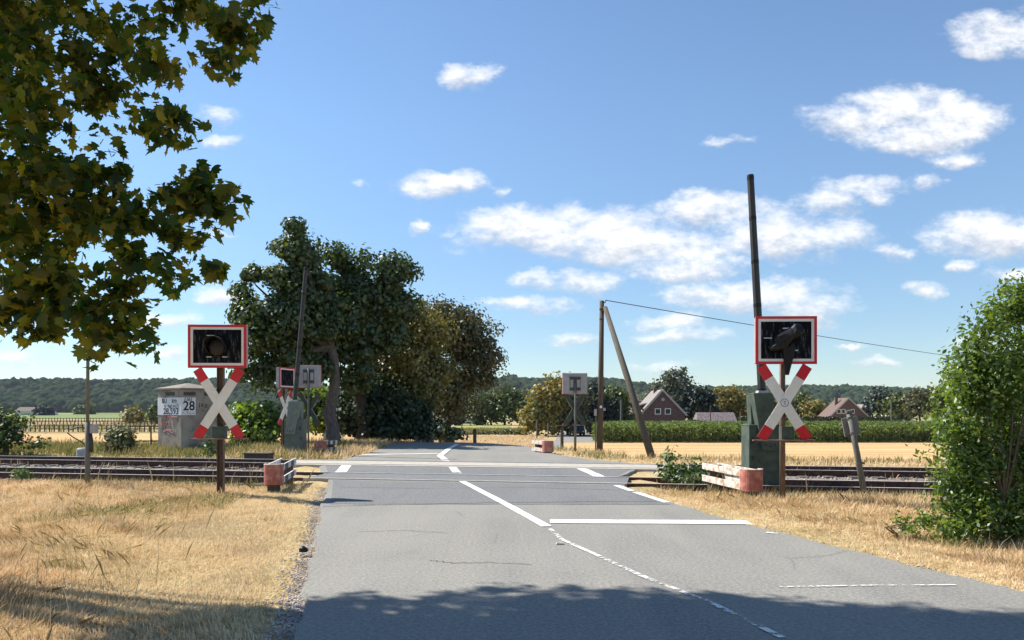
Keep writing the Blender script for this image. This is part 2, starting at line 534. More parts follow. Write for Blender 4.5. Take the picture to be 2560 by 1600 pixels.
def ground_z(x, y):
    x = np.asarray(x, float)
    y = np.asarray(y, float)
    z = road_z(x, y) - 0.035
    uu = trk(x, y)
    inroad = sstep(-0.3, .3, x - road_l(y) + .1) * sstep(-.3, .3, road_r(y) + .1 - x)
    bed = (1 - sstep(3.9, 5.0, np.abs(uu - 20.3))) * sstep(.5, 1.5, np.maximum(road_l(y) - x, x - road_r(y)))
    z = z - 0.17 * bed - .06 * inroad * (1 - bed)
    # gentle bank falling away on the left of the road, near side
    off = np.clip(road_l(y) - x, 0, 60)
    near = 1 - sstep(12.5, 15.0, uu)
    z = z - near * .22 * sstep(2.5, 9, off) + (1 - inroad) * near * .03 * np.sin(x * 1.7 + y * .9) * np.sin(y * 1.3 - x * .6)
    return z


def axis_pts(lo, hi, fine_lo, fine_hi, step, grow=1.18):
    a = list(np.arange(fine_lo, fine_hi, step))
    s, q = step, fine_hi
    while q < hi:
        a.append(q)
        s *= grow
        q += s
    a.append(hi)
    s, q = step, fine_lo - step
    while q > lo:
        a.insert(0, q)
        s *= grow
        q -= s
    a.insert(0, lo)
    return np.array(a)


gx = axis_pts(-3500, 3500, -16, 16, .5)
gy = axis_pts(-300, 4500, 1, 40, .5)
XX, YY = np.meshgrid(gx, gy)
ZZ = ground_z(XX, YY)
vv = np.stack([XX, YY, ZZ], -1).reshape(-1, 3)
nx = len(gx)
ii = np.arange(len(gy) - 1)[:, None] * nx + np.arange(nx - 1)[None, :]
ff = np.stack([ii, ii + 1, ii + nx + 1, ii + nx], -1).reshape(-1)
gm = np_mesh('ground', vv, 4, ff)

m, q, out = mat('ground_dry_soil')
tcn = q.n('ShaderNodeTexCoord')
ob = tcn.outputs['Object']
a = q.ss(q.noise(ob, .35, 5, .6), .32, .68)
b = q.noise(ob, 9, 6, .7)
c1 = q.ramp(b, [(.25, (.20, .14, .075)), (.45, (.42, .30, .155)), (.62, (.58, .44, .25)), (.8, (.68, .55, .35))])
c2 = q.ramp(b, [(.25, (.10, .09, .035)), (.5, (.25, .21, .08)), (.75, (.42, .33, .15))])
colr = q.mix(q.m('MULTIPLY', a, .6), c1, c2)
sepg = q.n('ShaderNodeSeparateXYZ')
q.put(sepg.inputs[0], ob)
far = q.ss(sepg.outputs[1], 150, 420)
farc = q.ramp(q.noise(ob, .006, 3, .5), [(.35, (.30, .24, .11)), (.5, (.14, .19, .06)), (.62, (.34, .27, .13))])
colr = q.mix(far, colr, farc)
bs = q.n('ShaderNodeBsdfPrincipled')
bs.inputs['Roughness'].default_value = .95
bs.inputs['Specular IOR Level'].default_value = .15
q.put(bs.inputs['Base Color'], colr)
bp = q.n('ShaderNodeBump')
bp.inputs['Strength'].default_value = .7
bp.inputs['Distance'].default_value = .05
q.put(bp.inputs['Height'], q.noise(ob, 14, 6, .7))
q.put(bs.inputs['Normal'], bp.outputs[0])
q.put(out.inputs[0], bs.outputs[0])
M['ground'] = m
tag(link_mesh('ground', gm, m), kind='structure')


# ---- road
def asphalt(name, dark, light, tint=(1, 1, 1)):
    m, q, out = mat(name)
    tcn = q.n('ShaderNodeTexCoord')
    ob = tcn.outputs['Object']
    big = q.ss(q.noise(ob, .55, 5, .6, .6), .3, .7)
    fine = q.m('ADD', q.m('MULTIPLY', q.noise(ob, 28, 3, .8), .55), q.m('MULTIPLY', q.noise(ob, 85, 3, .75), .45))
    mid = q.noise(ob, 14, 4, .7)
    mpw = q.n('ShaderNodeMapping')                     # tyre bands and old paving seams run along the road
    q.put(mpw.inputs[0], ob)
    mpw.inputs['Rotation'].default_value = (0, 0, .235)
    mpw.inputs['Scale'].default_value = (1.3, .07, 1)
    wear = q.ss(q.noise(mpw.outputs[0], 1.0, 5, .6, .2), .3, .7)
    vor = q.n('ShaderNodeTexVoronoi', feature='DISTANCE_TO_EDGE')
    q.put(vor.inputs['Vector'], q.mix(.12, ob, q.noise(ob, 1.4, 4, .6, out=1)))
    vor.inputs['Scale'].default_value = .33
    crack = q.m('MULTIPLY', q.ss(vor.outputs['Distance'], .0, .006, 1, 0), q.ss(q.noise(ob, .4, 2), .5, .62))
    base = q.mix(big, tuple(dark[i] * tint[i] for i in range(3)), tuple(light[i] * tint[i] for i in range(3)))
    stain = q.m('MULTIPLY', q.ss(q.noise(ob, 1.1, 4, .7, 1.5), .60, .74), .5)
    base = q.mix(stain, base, tuple(c * .62 for c in dark))
    base = q.mix(q.m('MULTIPLY', wear, .6), base, tuple(light[i] * (1.22, 1.18, 1.1)[i] for i in range(3)))
    base = q.mix(.42, base, q.ramp(fine, [(.36, (.03, .03, .03)), (.5, (.18, .177, .165)), (.64, (.50, .48, .45))]), 'MIX')
    base = q.mix(q.ss(mid, .55, .75, 0, .25), base, tuple(c * 1.25 for c in light))
    base = q.mix(q.m('MULTIPLY', crack, .3), base, (.05, .05, .05))
    bs = q.n('ShaderNodeBsdfPrincipled')
    q.put(bs.inputs['Base Color'], base)
    bs.inputs['Roughness'].default_value = .88
    bs.inputs['Specular IOR Level'].default_value = .3
    bp = q.n('ShaderNodeBump')
    bp.inputs['Strength'].default_value = .5
    bp.inputs['Distance'].default_value = .008
    q.put(bp.inputs['Height'], fine)
    q.put(bs.inputs['Normal'], bp.outputs[0])
    q.put(out.inputs[0], bs.outputs[0])
    return m


M['asphalt'] = asphalt('asphalt_old', (.170, .164, .148), (.226, .217, .195))
M['asphalt_new'] = asphalt('asphalt_patch', (.078, .083, .096), (.112, .117, .128))

ys = np.unique(np.concatenate([np.arange(-18, 30, .15), np.arange(30, 210, 1.5)]))
mb = MB()
rows = []
NW = 10
for y in ys:
    l, r_ = float(road_l(y)), float(road_r(y))
    jl = .02 * math.sin(y * 2.3) + .02 * math.sin(y * 5.1 + 1) + random.uniform(-.025, .025)
    jr = .02 * math.sin(y * 1.9 + 2) + .02 * math.sin(y * 4.7) + random.uniform(-.025, .025)
    l += jl
    r_ += jr
    row = []
    for k in range(NW + 1):
        x = l + (r_ - l) * k / NW
        row.append((x, float(y), float(road_z(x, y))))
    rows.append(row)
vs_, fs_ = [], []
for row in rows:
    vs_ += [(row[0][0] - .06, row[0][1], row[0][2] - .16)] + row + [(row[-1][0] + .06, row[-1][1], row[-1][2] - .16)]
W_ = NW + 3
for i in range(len(rows) - 1):
    for k in range(W_ - 1):
        fs_.append((i * W_ + k, i * W_ + k + 1, (i + 1) * W_ + k + 1, (i + 1) * W_ + k))
mb.add(vs_, fs_)
tag(mb.build('road', M['asphalt']), kind='structure')


def sheet(name, poly_xy, dz, material, kind='structure', nsub=14):
    """4 sided ground sheet laid dz above the road surface"""
    a, b, c, d = [Vector((p[0], p[1])) for p in poly_xy]
    vs, fs = [], []
    for i in range(nsub + 1):
        p0, p1 = a.lerp(d, i / nsub), b.lerp(c, i / nsub)
        for j in range(nsub + 1):
            p = p0.lerp(p1, j / nsub)
            vs.append((p.x, p.y, float(road_z(p.x, p.y)) + dz))
    for i in range(nsub):
        for j in range(nsub):
            k = i * (nsub + 1) + j
            fs.append((k, k + 1, k + nsub + 2, k + nsub + 1))
    mb = MB()
    mb.add(vs, fs)
    o = mb.build(name, material)
    tag(o, kind=kind)
    return o


# darker resurfaced band just before the rails, and between the tracks
def band(name, y0f, y1f, dz, material, inset=.12):
    """strip across the road between two functions of x"""
    vs, fs = [], []
    n = 24
    prev = None
    for i in range(n + 1):
        t = i / n
        pts = []
        for yf in (y0f, y1f):
            yy = yf(0)
            for _ in range(4):
                l, r_ = float(road_l(yy)) + inset, float(road_r(yy)) - inset
                x = l + (r_ - l) * t
                yy = yf(x)
            pts.append((x, yy + .03 * math.sin(i * 1.7), float(road_z(x, yy)) + dz))
        vs += pts
    for i in range(n):
        fs.append((2 * i, 2 * i + 2, 2 * i + 3, 2 * i + 1))
    mb = MB()
    mb.add(vs, fs)
    return tag(mb.build(name, material), kind='structure')


band('road_patch', lambda x: 12.9 - .012 * (x + 3), lambda x: NEAR_C - 1.05 + SL * (x + 2), .004, M['asphalt_new'])
band('road_patch', lambda x: NEAR_C + 1.05 + SL * (x + 2), lambda x: FAR_C - 1.15 + SL * (x + 2), .004, M['asphalt_new'])

# ---- painted road markings (worn)
m, q, out = mat('road_paint_worn')
tcn = q.n('ShaderNodeTexCoord')
ob = tcn.outputs['Object']
w = q.m('ADD', q.m('MULTIPLY', q.noise(ob, 16, 7, .8), .6), q.m('MULTIPLY', q.noise(ob, 1.6, 3, .6), .4))
bs = q.n('ShaderNodeBsdfPrincipled')
q.put(bs.inputs['Base Color'], q.ramp(q.noise(ob, 5, 4), [(.3, (.60, .59, .56)), (.7, (.76, .75, .71))]))
bs.inputs['Roughness'].default_value = .75
tr = q.n('ShaderNodeBsdfTransparent')
mx = q.n('ShaderNodeMixShader')
q.put(mx.inputs[0], q.ss(w, .57, .64))
q.put(mx.inputs[1], bs.outputs[0])
q.put(mx.inputs[2], tr.outputs[0])
q.put(out.inputs[0], mx.outputs[0])
M['paint'] = m
m2 = m.copy()
m2.name = 'road_paint_faded'
for nd in m2.node_tree.nodes:
    if nd.type == 'MAP_RANGE':
        nd.inputs[1].default_value, nd.inputs[2].default_value = .47, .54
M['paint_faded'] = m2


def strip(pts, w, material=None, dz=.009, name='road_marking'):
    pts = [Vector((p[0], p[1])) for p in pts]
    fine = []
    for a, b in zip(pts[:-1], pts[1:]):
        n = max(1, int((b - a).length / .5))
        for i in range(n):
            fine.append(a.lerp(b, i / n))
    fine.append(pts[-1])
    vs, fs = [], []
    for i, p in enumerate(fine):
        t = (fine[min(i + 1, len(fine) - 1)] - fine[max(i - 1, 0)]).normalized()
        nn = Vector((-t.y, t.x)) * w / 2
        for s_ in (-1, 1):
            pp = p + nn * s_ * (1 + .05 * math.sin(i * 2.1 + s_))
            vs.append((pp.x, pp.y, float(road_z(pp.x, pp.y)) + dz))
    for i in range(len(fine) - 1):
        fs.append((2 * i, 2 * i + 2, 2 * i + 3, 2 * i + 1))
    mb = MB()
    mb.add(vs, fs)
    return tag(mb.build(name, material or M['paint']), kind='structure')


def gp(*pp):
    return [G(x, y).xy for x, y in pp]


strip(gp((1367, 1317), (1250, 1253), (1154, 1203)), .15)
strip(gp((1146, 1187), (1131, 1168), (1112, 1151)), .22, M['paint_faded'])
strip(gp((1112, 1150), (1100, 1140), (1122, 1123), (1143, 1111)), .22, M['paint'], dz=.018)
strip(gp((1957, 1596), (1780, 1510), (1600, 1439), (1490, 1388), (1405, 1350), (1374, 1322)), .06, M['paint_faded'])
strip(gp((1375, 1304), (1873, 1307)), .36)
strip(gp((852, 1181), (867, 1163)), .28)
strip(gp((1425, 1161), (1463, 1176), (1508, 1196)), .26)
strip(gp((1540, 1214), (1580, 1228)), .14)
strip(gp((1588, 1231), (1668, 1257)), .14)
strip(gp((1915, 1332), (1945, 1335)), .09, M['paint_faded'])
strip(gp((905, 1137), (1095, 1134)), .3)
strip(gp((1950, 1469), (2180, 1465), (2390, 1464)), .035, M['paint_faded'])

m3 = M['paint_faded'].copy()
m3.name = 'tar_seam'
for nd in m3.node_tree.nodes:
    if nd.type == 'VALTORGB':
        for e_ in nd.color_ramp.elements:
            e_.color = (.035, .035, .038, 1)
    if nd.type == 'MAP_RANGE':
        nd.inputs[1].default_value, nd.inputs[2].default_value = .50, .60
M['tar'] = m3
for pp_, w_ in ((((812, 1266), (1000, 1262), (1250, 1257), (1640, 1254)), .03), (((1075, 1402), (1130, 1408), (1230, 1407), (1330, 1412)), .014),
                (((900, 1330), (1010, 1326), (1120, 1334)), .012), (((850, 1218), (1080, 1222), (1300, 1219), (1560, 1226)), .022)):
    pts_ = gp(*pp_)
    wig = []
    for a_, b_ in zip(pts_[:-1], pts_[1:]):
        for i_ in range(8):
            p_ = a_.lerp(b_, i_ / 8)
            wig.append((p_.x + random.uniform(-.02, .02), p_.y + random.uniform(-.03, .03)))
    wig.append((pts_[-1].x, pts_[-1].y))
    strip(wig, w_, M['tar'], dz=.0065, name='road_seam')

# ------------------------------------------------------------------ railway
TD = Vector((1, SL, 0)).normalized()          # along the tracks
TN = Vector((-SL, 1, 0)).normalized()         # across, away from the camera
cN = 1 / math.sqrt(1 + SL * SL)


def bed_mesh():
    vs, fs = [], []
    o0 = Vector((-2, 20.3, 0))
    prof = [(-4.3, -.30), (-3.6, -.155), (-1.2, -.14), (1.2, -.15), (3.6, -.14), (4.3, -.30)]
    ss = np.arange(-70, 70.1, 1.0)
    for s_ in ss:
        for (n_, z_) in prof:
            p = o0 + TD * s_ + TN * n_
            vs.append((p.x, p.y, z_ + random.uniform(-.012, .012)))
    k = len(prof)
    for i in range(len(ss) - 1):
        for j in range(k - 1):
            fs.append((i * k + j, (i + 1) * k + j, (i + 1) * k + j + 1, i * k + j + 1))
    mb = MB()
    mb.add(vs, fs)
    tag(mb.build('track_bed', M['ballast']), kind='structure')


bed_mesh()

# loose ballast stones: one uncountable spread
ico = bmesh.new()
bmesh.ops.create_icosphere(ico, subdivisions=1, radius=1.0)
ICO_V = np.array([v_.co[:] for v_ in ico.verts])
ICO_F = np.array([[v_.index for v_ in f_.verts] for f_ in ico.faces])
ico.free()


def blobs(name, pos, rad, squash=(1, 1, 1), jitter=.25, tv=ICO_V, tf=ICO_F, seed=0):
    rg = np.random.default_rng(seed)
    n = len(pos)
    k = len(tv)
    sc = np.asarray(rad)[:, None, None] * (1 + jitter * rg.standard_normal((n, k, 1)))
    an = rg.uniform(0, 2 * np.pi, n)
    c, s = np.cos(an)[:, None], np.sin(an)[:, None]
    t = np.broadcast_to(tv, (n, k, 3)).copy()
    x = t[:, :, 0] * c - t[:, :, 1] * s
    y = t[:, :, 0] * s + t[:, :, 1] * c
    t[:, :, 0], t[:, :, 1] = x, y
    v = pos[:, None, :] + t * sc * np.array(squash)
    f = tf[None] + (np.arange(n) * k)[:, None, None]
    return np_mesh(name, v.reshape(-1, 3), 3, f.reshape(-1))


n = 9000
s_ = rng.uniform(-24, 18, n)
nn = rng.uniform(-4.1, 4.0, n)
px_ = -2 + TD.x * s_ + TN.x * nn
py_ = 20.3 + TD.y * s_ + TN.y * nn
ok = (px_ < road_l(py_) - .2) | (px_ > road_r(py_) + .2)
pos = np.stack([px_, py_, -.145 - .1 * np.clip(np.abs(nn) - 3.6, 0, 1)], -1)[ok]
tag(link_mesh('ballast_stones', blobs('ballast_stones', pos, rng.uniform(.02, .055, len(pos)), (1, 1, .75), .22), M['stone']),
    'loose grey and rust brown ballast stones between the two rail tracks', 'ballast', kind='stuff')


def make_track(cy, label):
    base = Vector((-2, cy, 0))
    root = empty('railway_track', base, label, 'railway track', 'railway tracks across the road', math.atan2(TD.y, TD.x))
    for s in (-1, 1):
        yo = s * (1.435 / 2 + .036)
        mb = MB()
        mb.box((0, yo, -.135), (140, .125, .02))
        mb.box((0, yo, -.06), (140, .018, .13))
        mb.box((0, yo, -.0), (140, .066, .036))
        rail = mb.build('rail', M['steel_rust'], root)
        mb = MB()
        mb.box((0, yo, .0215), (140, .064, .007))
        mb.build('running_surface', M['rail_head'], rail)
    first = None
    for k in range(-40, 34):
        xo = k * .62
        wx = base.x + TD.x * xo
        wy = base.y + TD.y * xo
        if road_l(wy) - .5 < wx < road_r(wy) + .5:
            continue
        if first is None:
            mb = MB()
            mb.box((0, 0, -.165), (.24, 2.5, .10))
            first = mb.build('sleeper', M['sleeper'], root)
            o = first
        else:
            o = first.copy()
            COL.objects.link(o)
        o.location = (xo, 0, random.uniform(-.01, .008))
    return root


make_track(NEAR_C, 'nearer rusty rail track crossing the road, partly hidden by dry grass')
make_track(FAR_C, 'farther rusty rail track with the pale concrete panels in the road')


# crossing infill: asphalt-level panels, part of the roadway
def crossing_panel(cy, n0, n1, top, material, name, x0=None, x1=None):
    mb = MB()
    base = Vector((-2, cy, 0))
    s0, s1 = x0, x1
    a = [base + TD * s0 + TN * n0, base + TD * s1 + TN * n0, base + TD * s1 + TN * n1, base + TD * s0 + TN * n1]
    mb.hexa([(p.x, p.y, -.2) for p in a], [(p.x, p.y, top) for p in a])
    return tag(mb.build(name, material, bevel=.006), kind='structure')


for cy, mt, xl, xr, tp in ((NEAR_C, M['asphalt_new'], -2.75, 4.7, .020), (FAR_C, M['panel'], -5.1, 6.2, .016)):
    crossing_panel(cy, -.64, .64, tp, mt, 'crossing_panel', xl, xr)
    else_near = mt is not M['panel']
    if else_near:
        for s in (-1, 1):
            crossing_panel(cy, s * .825 - .02, s * .825 + .02, .021, M['panel'], 'crossing_panel', xl, xr)
    if mt is M['panel']:
        crossing_panel(cy, -1.15, -.83, tp, mt, 'crossing_panel', xl, xr)
        crossing_panel(cy, .83, 1.25, tp - .01, M['asphalt_new'], 'crossing_panel', xl + .2, xr - 1)
    for s in (-1, 1):
        crossing_panel(cy, s * .672 - .03, s * .672 + .03, .002, M['flange'], 'flangeway', xl, xr)


# ------------------------------------------------------------------ scattering of leaves
def basis(n, bias, spread, rg):
    nr = rg.standard_normal((n, 3)) * spread + np.asarray(bias)
    nr /= np.linalg.norm(nr, axis=1, keepdims=True) + 1e-9
    t = rg.standard_normal((n, 3))
    t -= nr * np.sum(t * nr, axis=1, keepdims=True)
    t /= np.linalg.norm(t, axis=1, keepdims=True) + 1e-9
    return nr, t, np.cross(nr, t)


MAPLE = np.array([(0, -.42), (.13, -.44), (.42, -.32), (.27, -.15), (.56, .06), (.33, .11), (.36, .29), (.16, .23), (0, .62),
                  (-.16, .23), (-.36, .29), (-.33, .11), (-.56, .06), (-.27, -.15), (-.42, -.32), (-.13, -.44)])
OVAL = np.array([(0, -.5), (.22, -.2), (.24, .12), (0, .55), (-.24, .12), (-.22, -.2)])
BIG5 = np.array([(-.15, -.5), (.4, -.35), (.5, .2), (.0, .55), (-.5, .15)])


def leaves(name, pos, size, tmpl, material, parent=None, bias=(0, 0, .6), spread=1.0, fold=.15, seed=0, droop=None):
    rg = np.random.default_rng(seed)
    n, k = len(pos), len(tmpl)
    nr, t, b = basis(n, bias, spread, rg)
    if droop is not None:                      # leaf tips hang down
        dwn = np.array([0, 0, -1.0]) + rg.standard_normal((n, 3)) * droop
        b = dwn - nr * np.sum(dwn * nr, axis=1, keepdims=True)
        b /= np.linalg.norm(b, axis=1, keepdims=True) + 1e-9
        t = np.cross(b, nr)
    size = np.broadcast_to(size, (n,))
    v = (pos[:, None, :] + size[:, None, None] * (tmpl[None, :, 0:1] * t[:, None, :] + tmpl[None, :, 1:2] * b[:, None, :]
         + fold * np.abs(tmpl[None, :, 0:1]) * nr[:, None, :]))
    me = np_mesh(name, v.reshape(-1, 3), k)
    return link_mesh(name, me, material, parent)


def clumped(lobes, n, csize, rg, shell=.55, per=28, flat=.75, weight_pow=.75, gap=0.0, gscale=1.0):
    """leaf positions gathered in clumps through a set of ellipsoid lobes (cx,cy,cz,rx,ry,rz)"""
    lob = np.array(lobes, float)
    vol = (lob[:, 3] * lob[:, 4] * lob[:, 5]) ** weight_pow
    nc = max(4, n // per)
    idx = rg.choice(len(lob), nc, p=vol / vol.sum())
    d = rg.standard_normal((nc, 3))
    d /= np.linalg.norm(d, axis=1, keepdims=True)
    rr = rg.uniform(shell ** 3, 1, nc) ** (1 / 3)
    cen = lob[idx, :3] + d * rr[:, None] * lob[idx, 3:6]
    if gap > 0:                                # leave holes where the sky shows through
        a_ = cen_ = lob[idx, :3] + d * rr[:, None] * lob[idx, 3:6]
        g_ = np.sin(a_[:, 0] * gscale + 1.3 * np.sin(a_[:, 2] * gscale * .8)) + np.sin(a_[:, 2] * gscale * 1.1 + 1.1 * np.sin(a_[:, 1] * gscale)) + np.sin(a_[:, 1] * gscale * .7 + a_[:, 0] * gscale * .5)
        small = lob[idx, 3] < .15
        kp = (g_ > np.quantile(g_, gap)) | small | (a_[:, 2] > 6.6)
        cen = cen[kp]
        nc = len(cen)
    sz = csize * rg.uniform(.5, 1.5, nc)
    ci = rg.integers(0, nc, n)
    off = rg.standard_normal((n, 3))
    rl = np.linalg.norm(off, axis=1, keepdims=True)
    off = off / rl * np.minimum(rl, 2.0 + .25 * rg.standard_normal((n, 1))) * np.array([1, 1, flat]) * sz[ci][:, None]
    return cen[ci] + off, cen, off / (sz[ci][:, None] + 1e-9)


def limb(mb, a, b, r0, r1, rg, sag=.12, n=5, sides=7):
    a, b = Vector(a), Vector(b)
    ln = (b - a).length
    j = Vector(rg.standard_normal(3) * ln * sag * .6)
    mid = a.lerp(b, .5) + j + Vector((0, 0, ln * .10))
    pts = []
    for i in range(n + 1):
        t = i / n
        pts.append(a * (1 - t) ** 2 + mid * 2 * t * (1 - t) + b * t * t)
    mb.tube(pts, [r0 + (r1 - r0) * (i / n) for i in range(n + 1)], sides)
    return pts


def make_tree(name, label, base, fork_z, tr, lobes, nleaf, lsize, lmat, bark, csize=.5, tmpl=BIG5, seed=1, group=None,
              shell=.5, per=26, nlimb=12, ntwig=30, lean=(0, 0), bias=(0, 0, .7), trunk_name='trunk', cat='tree', droop=None, multi=1, limb_r=1.0, wpow=.75, gap=0.0, gscale=1.0, outb=.8, srange=(.65, 1.25)):
    rg = np.random.default_rng(seed)
    base = Vector(base)
    root = empty(name, base, label, cat, group)
    pos, cen, outw = clumped(lobes, nleaf, csize, rg, shell, per, weight_pow=wpow, gap=gap, gscale=gscale)
    kp = pos[:, 2] > base.z + .02
    pos, outw = pos[kp], outw[kp]
    bias = np.asarray(bias)[None] + outw * outb
    leaves('crown', pos - np.array(base), lsize * rg.uniform(*srange, len(pos)), tmpl, lmat, root, bias=bias, seed=seed + 5, droop=droop, spread=.75 if droop is None else 1.0)
    if trunk_name:
        mb = MB()
        for q_ in range(multi):
            off = Vector((rg.uniform(-.4, .4), rg.uniform(-.3, .3), 0)) * (0 if multi == 1 else 1.0)
            fork = Vector((lean[0], lean[1], fork_z)) + off
            npt = 7
            pts = [Vector((0, 0, -.7)) + off * .6] + [off * .6 + (fork - off * .6) * (i / npt) + Vector((rg.normal(0, tr * .25), rg.normal(0, tr * .25), 0)) * (1 if 0 < i else 0) for i in range(npt + 1)]
            rads = [tr * 1.5] + [tr * (1.35 if i == 0 else 1.08 - .4 * i / npt) for i in range(npt + 1)]
            mb.tube(pts, rads, 10)
            lob = sorted(lobes, key=lambda l: -(l[3] * l[5]))[:nlimb]
            tips = []
            for l in lob:
                tip = Vector(l[:3]) - base - Vector((0, 0, l[5] * .2))
                st = pts[-1] if rg.uniform() < .6 else pts[-2].lerp(pts[-1], rg.uniform(0, 1))
                pp = limb(mb, st, tip, tr * rg.uniform(.35, .55) * limb_r, tr * .12 * limb_r, rg)
                tips += pp[2:]
                limb(mb, pp[-1], tip, tr * .12 * limb_r, tr * .06 * limb_r, rg, n=2, sides=4) if (pp[-1] - tip).length > .05 else None
            ch = rg.choice(len(cen), min(ntwig, len(cen)), replace=False)
            for c in ch:
                tip = Vector(cen[c]) - base
                st = min(tips, key=lambda p: (p - tip).length)
                if (st - tip).length > max(1.1, tr * 6) * (1.0 if limb_r < 1 else 2.5):
                    continue
                limb(mb, st, tip, tr * .11 * limb_r, tr * .03 * limb_r, rg, n=3, sides=5)
        mb.build(trunk_name, bark, root, smooth=True)
    return root


def lobe(x, y, r, Y, ry=None, depth=None):
    """crown lobe seen at a photo pixel with pixel radius r, standing at distance Y"""
    p = P(x, y, Y)
    k = Y / FPX
    return (p.x, p.y, p.z, r * k, (depth if depth else r * k), (ry if ry else r) * k)


# ------------------------------------------------------------------ foreground maple (crown overhangs the left of the view)
near_lobes = [
    lobe(60, 60, 230, 7.2), lobe(230, 20, 150, 6.6), lobe(420, 20, 85, 6.8, 50), lobe(540, 25, 60, 6.6, 32), lobe(500, 110, 55, 6.7, 30), lobe(570, 60, 40, 6.5, 24), lobe(610, 35, 30, 6.4, 18), lobe(470, 60, 60, 6.6, 36), lobe(655, 12, 14, 6.4, 6), lobe(600, 90, 26, 6.5, 16),
    lobe(430, 160, 75, 6.4, 50), lobe(540, 170, 34, 6.4, 18), lobe(90, 320, 200, 6.6), lobe(290, 270, 95, 6.9), lobe(420, 320, 34, 6.2, 20), lobe(300, 370, 55, 6.5),
    lobe(220, 470, 95, 6.4), lobe(50, 560, 190, 6.8), lobe(210, 600, 110, 6.7), lobe(370, 570, 70, 6.3, 38), lobe(460, 490, 42, 6.1, 22), lobe(520, 450, 22, 6.2, 20),
    lobe(535, 510, 24, 6.2, 16), lobe(490, 550, 40, 6.2, 18), lobe(380, 650, 75, 6.4, 32), lobe(470, 645, 52, 6.2, 24), lobe(525, 685, 28, 6.1, 14), lobe(440, 690, 30, 6.2, 18), lobe(460, 610, 36, 6.3, 20), lobe(290, 690, 60, 6.5), lobe(110, 740, 105, 6.6, 60),
    lobe(250, 780, 85, 6.4, 40), lobe(340, 850, 36, 6.2, 22), lobe(280, 840, 46, 6.3, 22), lobe(30, 800, 50, 6.5, 40), lobe(80, 830, 40, 6.4, 16), lobe(-60, 480, 160, 7.0), lobe(-170, 200, 180, 7.4),
    # the crown above and behind the picture
    (-6.3, 8.2, 8.6, 2.5, 2.1, 2.3), (-4.6, 8.2, 8.0, 2.0, 1.6, 1.4), (-3.7, 7.6, 8.3, 1.5, 1.2, 1.0), (-4.4, 7.2, 6.9, 1.3, 1.2, .8),
    (-6.4, 7.5, 6.0, 1.1, 1.2, 1.4), (-6.2, 7.4, 6.2, 1.6, 1.3, 1.6), (-5.5, 9.0, 10.0, 1.8, 1.4, 1.3), (-2.9, 8.6, 8.8, 1.1, 1.1, .6),
    (-6.3, 8.2, 8.6, 2.5, 2.1, 2.3), (-4.6, 8.2, 8.0, 2.0, 1.6, 1.4), (-3.7, 7.6, 8.3, 1.5, 1.2, 1.0), (-4.4, 7.2, 6.9, 1.3, 1.2, .8),
    (-6.4, 7.5, 6.0, 1.1, 1.2, 1.4), (-6.2, 7.4, 6.2, 1.6, 1.3, 1.6), (-5.5, 9.0, 10.0, 1.8, 1.4, 1.3), (-2.9, 8.6, 8.8, 1.1, 1.1, .6),
    (-6.3, 8.2, 8.6, 2.5, 2.1, 2.3), (-4.6, 8.2, 8.0, 2.0, 1.6, 1.4), (-3.7, 7.6, 8.3, 1.5, 1.2, 1.0), (-4.4, 7.2, 6.9, 1.3, 1.2, .8),
    (-6.4, 7.5, 6.0, 1.1, 1.2, 1.4), (-6.2, 7.4, 6.2, 1.6, 1.3, 1.6), (-5.5, 9.0, 10.0, 1.8, 1.4, 1.3), (-2.9, 8.6, 8.8, 1.1, 1.1, .6),
]
make_tree('maple_tree', 'large dark maple overhanging the top left corner, closest tree of all', (-9.6, 8.7, -.2), 3.0, .27, near_lobes, 92000, .095,
          L['maple_near'], M['bark_dark'], csize=.10, tmpl=MAPLE, seed=21, shell=.2, per=15, nlimb=24, ntwig=500, wpow=.5, gap=.36, gscale=5.5, outb=.2, srange=(.5, 1.5), bias=(0, 0, .5), droop=.55, limb_r=.35)

# ------------------------------------------------------------------ trees beyond the crossing, left of the road
make_tree('maple_tree', 'tall dark green maple behind the raised boom left of the road', P(830, 1100, 36.00), 4.4, .30,
          [lobe(715, 660, 60, 36.00), lobe(750, 610, 34, 36.00), lobe(728, 572, 14, 35.10, 24), lobe(675, 615, 22, 35.10, 24), lobe(792, 600, 20, 36.90, 36), lobe(640, 705, 42, 36.00), lobe(628, 775, 40, 35.55), lobe(592, 795, 24, 35.10, 20),
           lobe(690, 760, 95, 36.00), lobe(765, 745, 72, 36.00), lobe(660, 860, 85, 35.10), lobe(740, 860, 95, 36.00), lobe(820, 820, 80, 36.90), lobe(640, 930, 45, 35.55, 36), lobe(780, 900, 70, 36.00, 50)],
          50000, .155, L['maple_a'], M['bark'], csize=.36, per=300, gap=.14, gscale=2.4, outb=1.1, seed=31, group='trees along the far side of the road', shell=.5, ntwig=60)
make_tree('maple_tree', 'broad dark maple with twin peaked crown, right behind the tallest one', P(905, 1098, 38.94), 4.2, .30,
          [lobe(858, 690, 42, 38.94), lobe(848, 622, 16, 38.50, 34), lobe(905, 640, 16, 38.50, 26), lobe(925, 725, 58, 38.94), lobe(978, 650, 18, 38.94, 36), lobe(985, 690, 36, 38.94), lobe(1010, 670, 14, 38.94, 22), lobe(890, 770, 78, 38.94), lobe(960, 760, 70, 38.94), lobe(860, 820, 90, 38.50),
           lobe(930, 840, 66, 38.94), lobe(985, 780, 36, 38.94), lobe(910, 920, 80, 38.50)],
          46000, .16, L['maple_a'], M['bark_dark'], csize=.38, per=300, gap=.28, gscale=2.4, outb=1.1, seed=33, group='trees along the far side of the road', shell=.5)
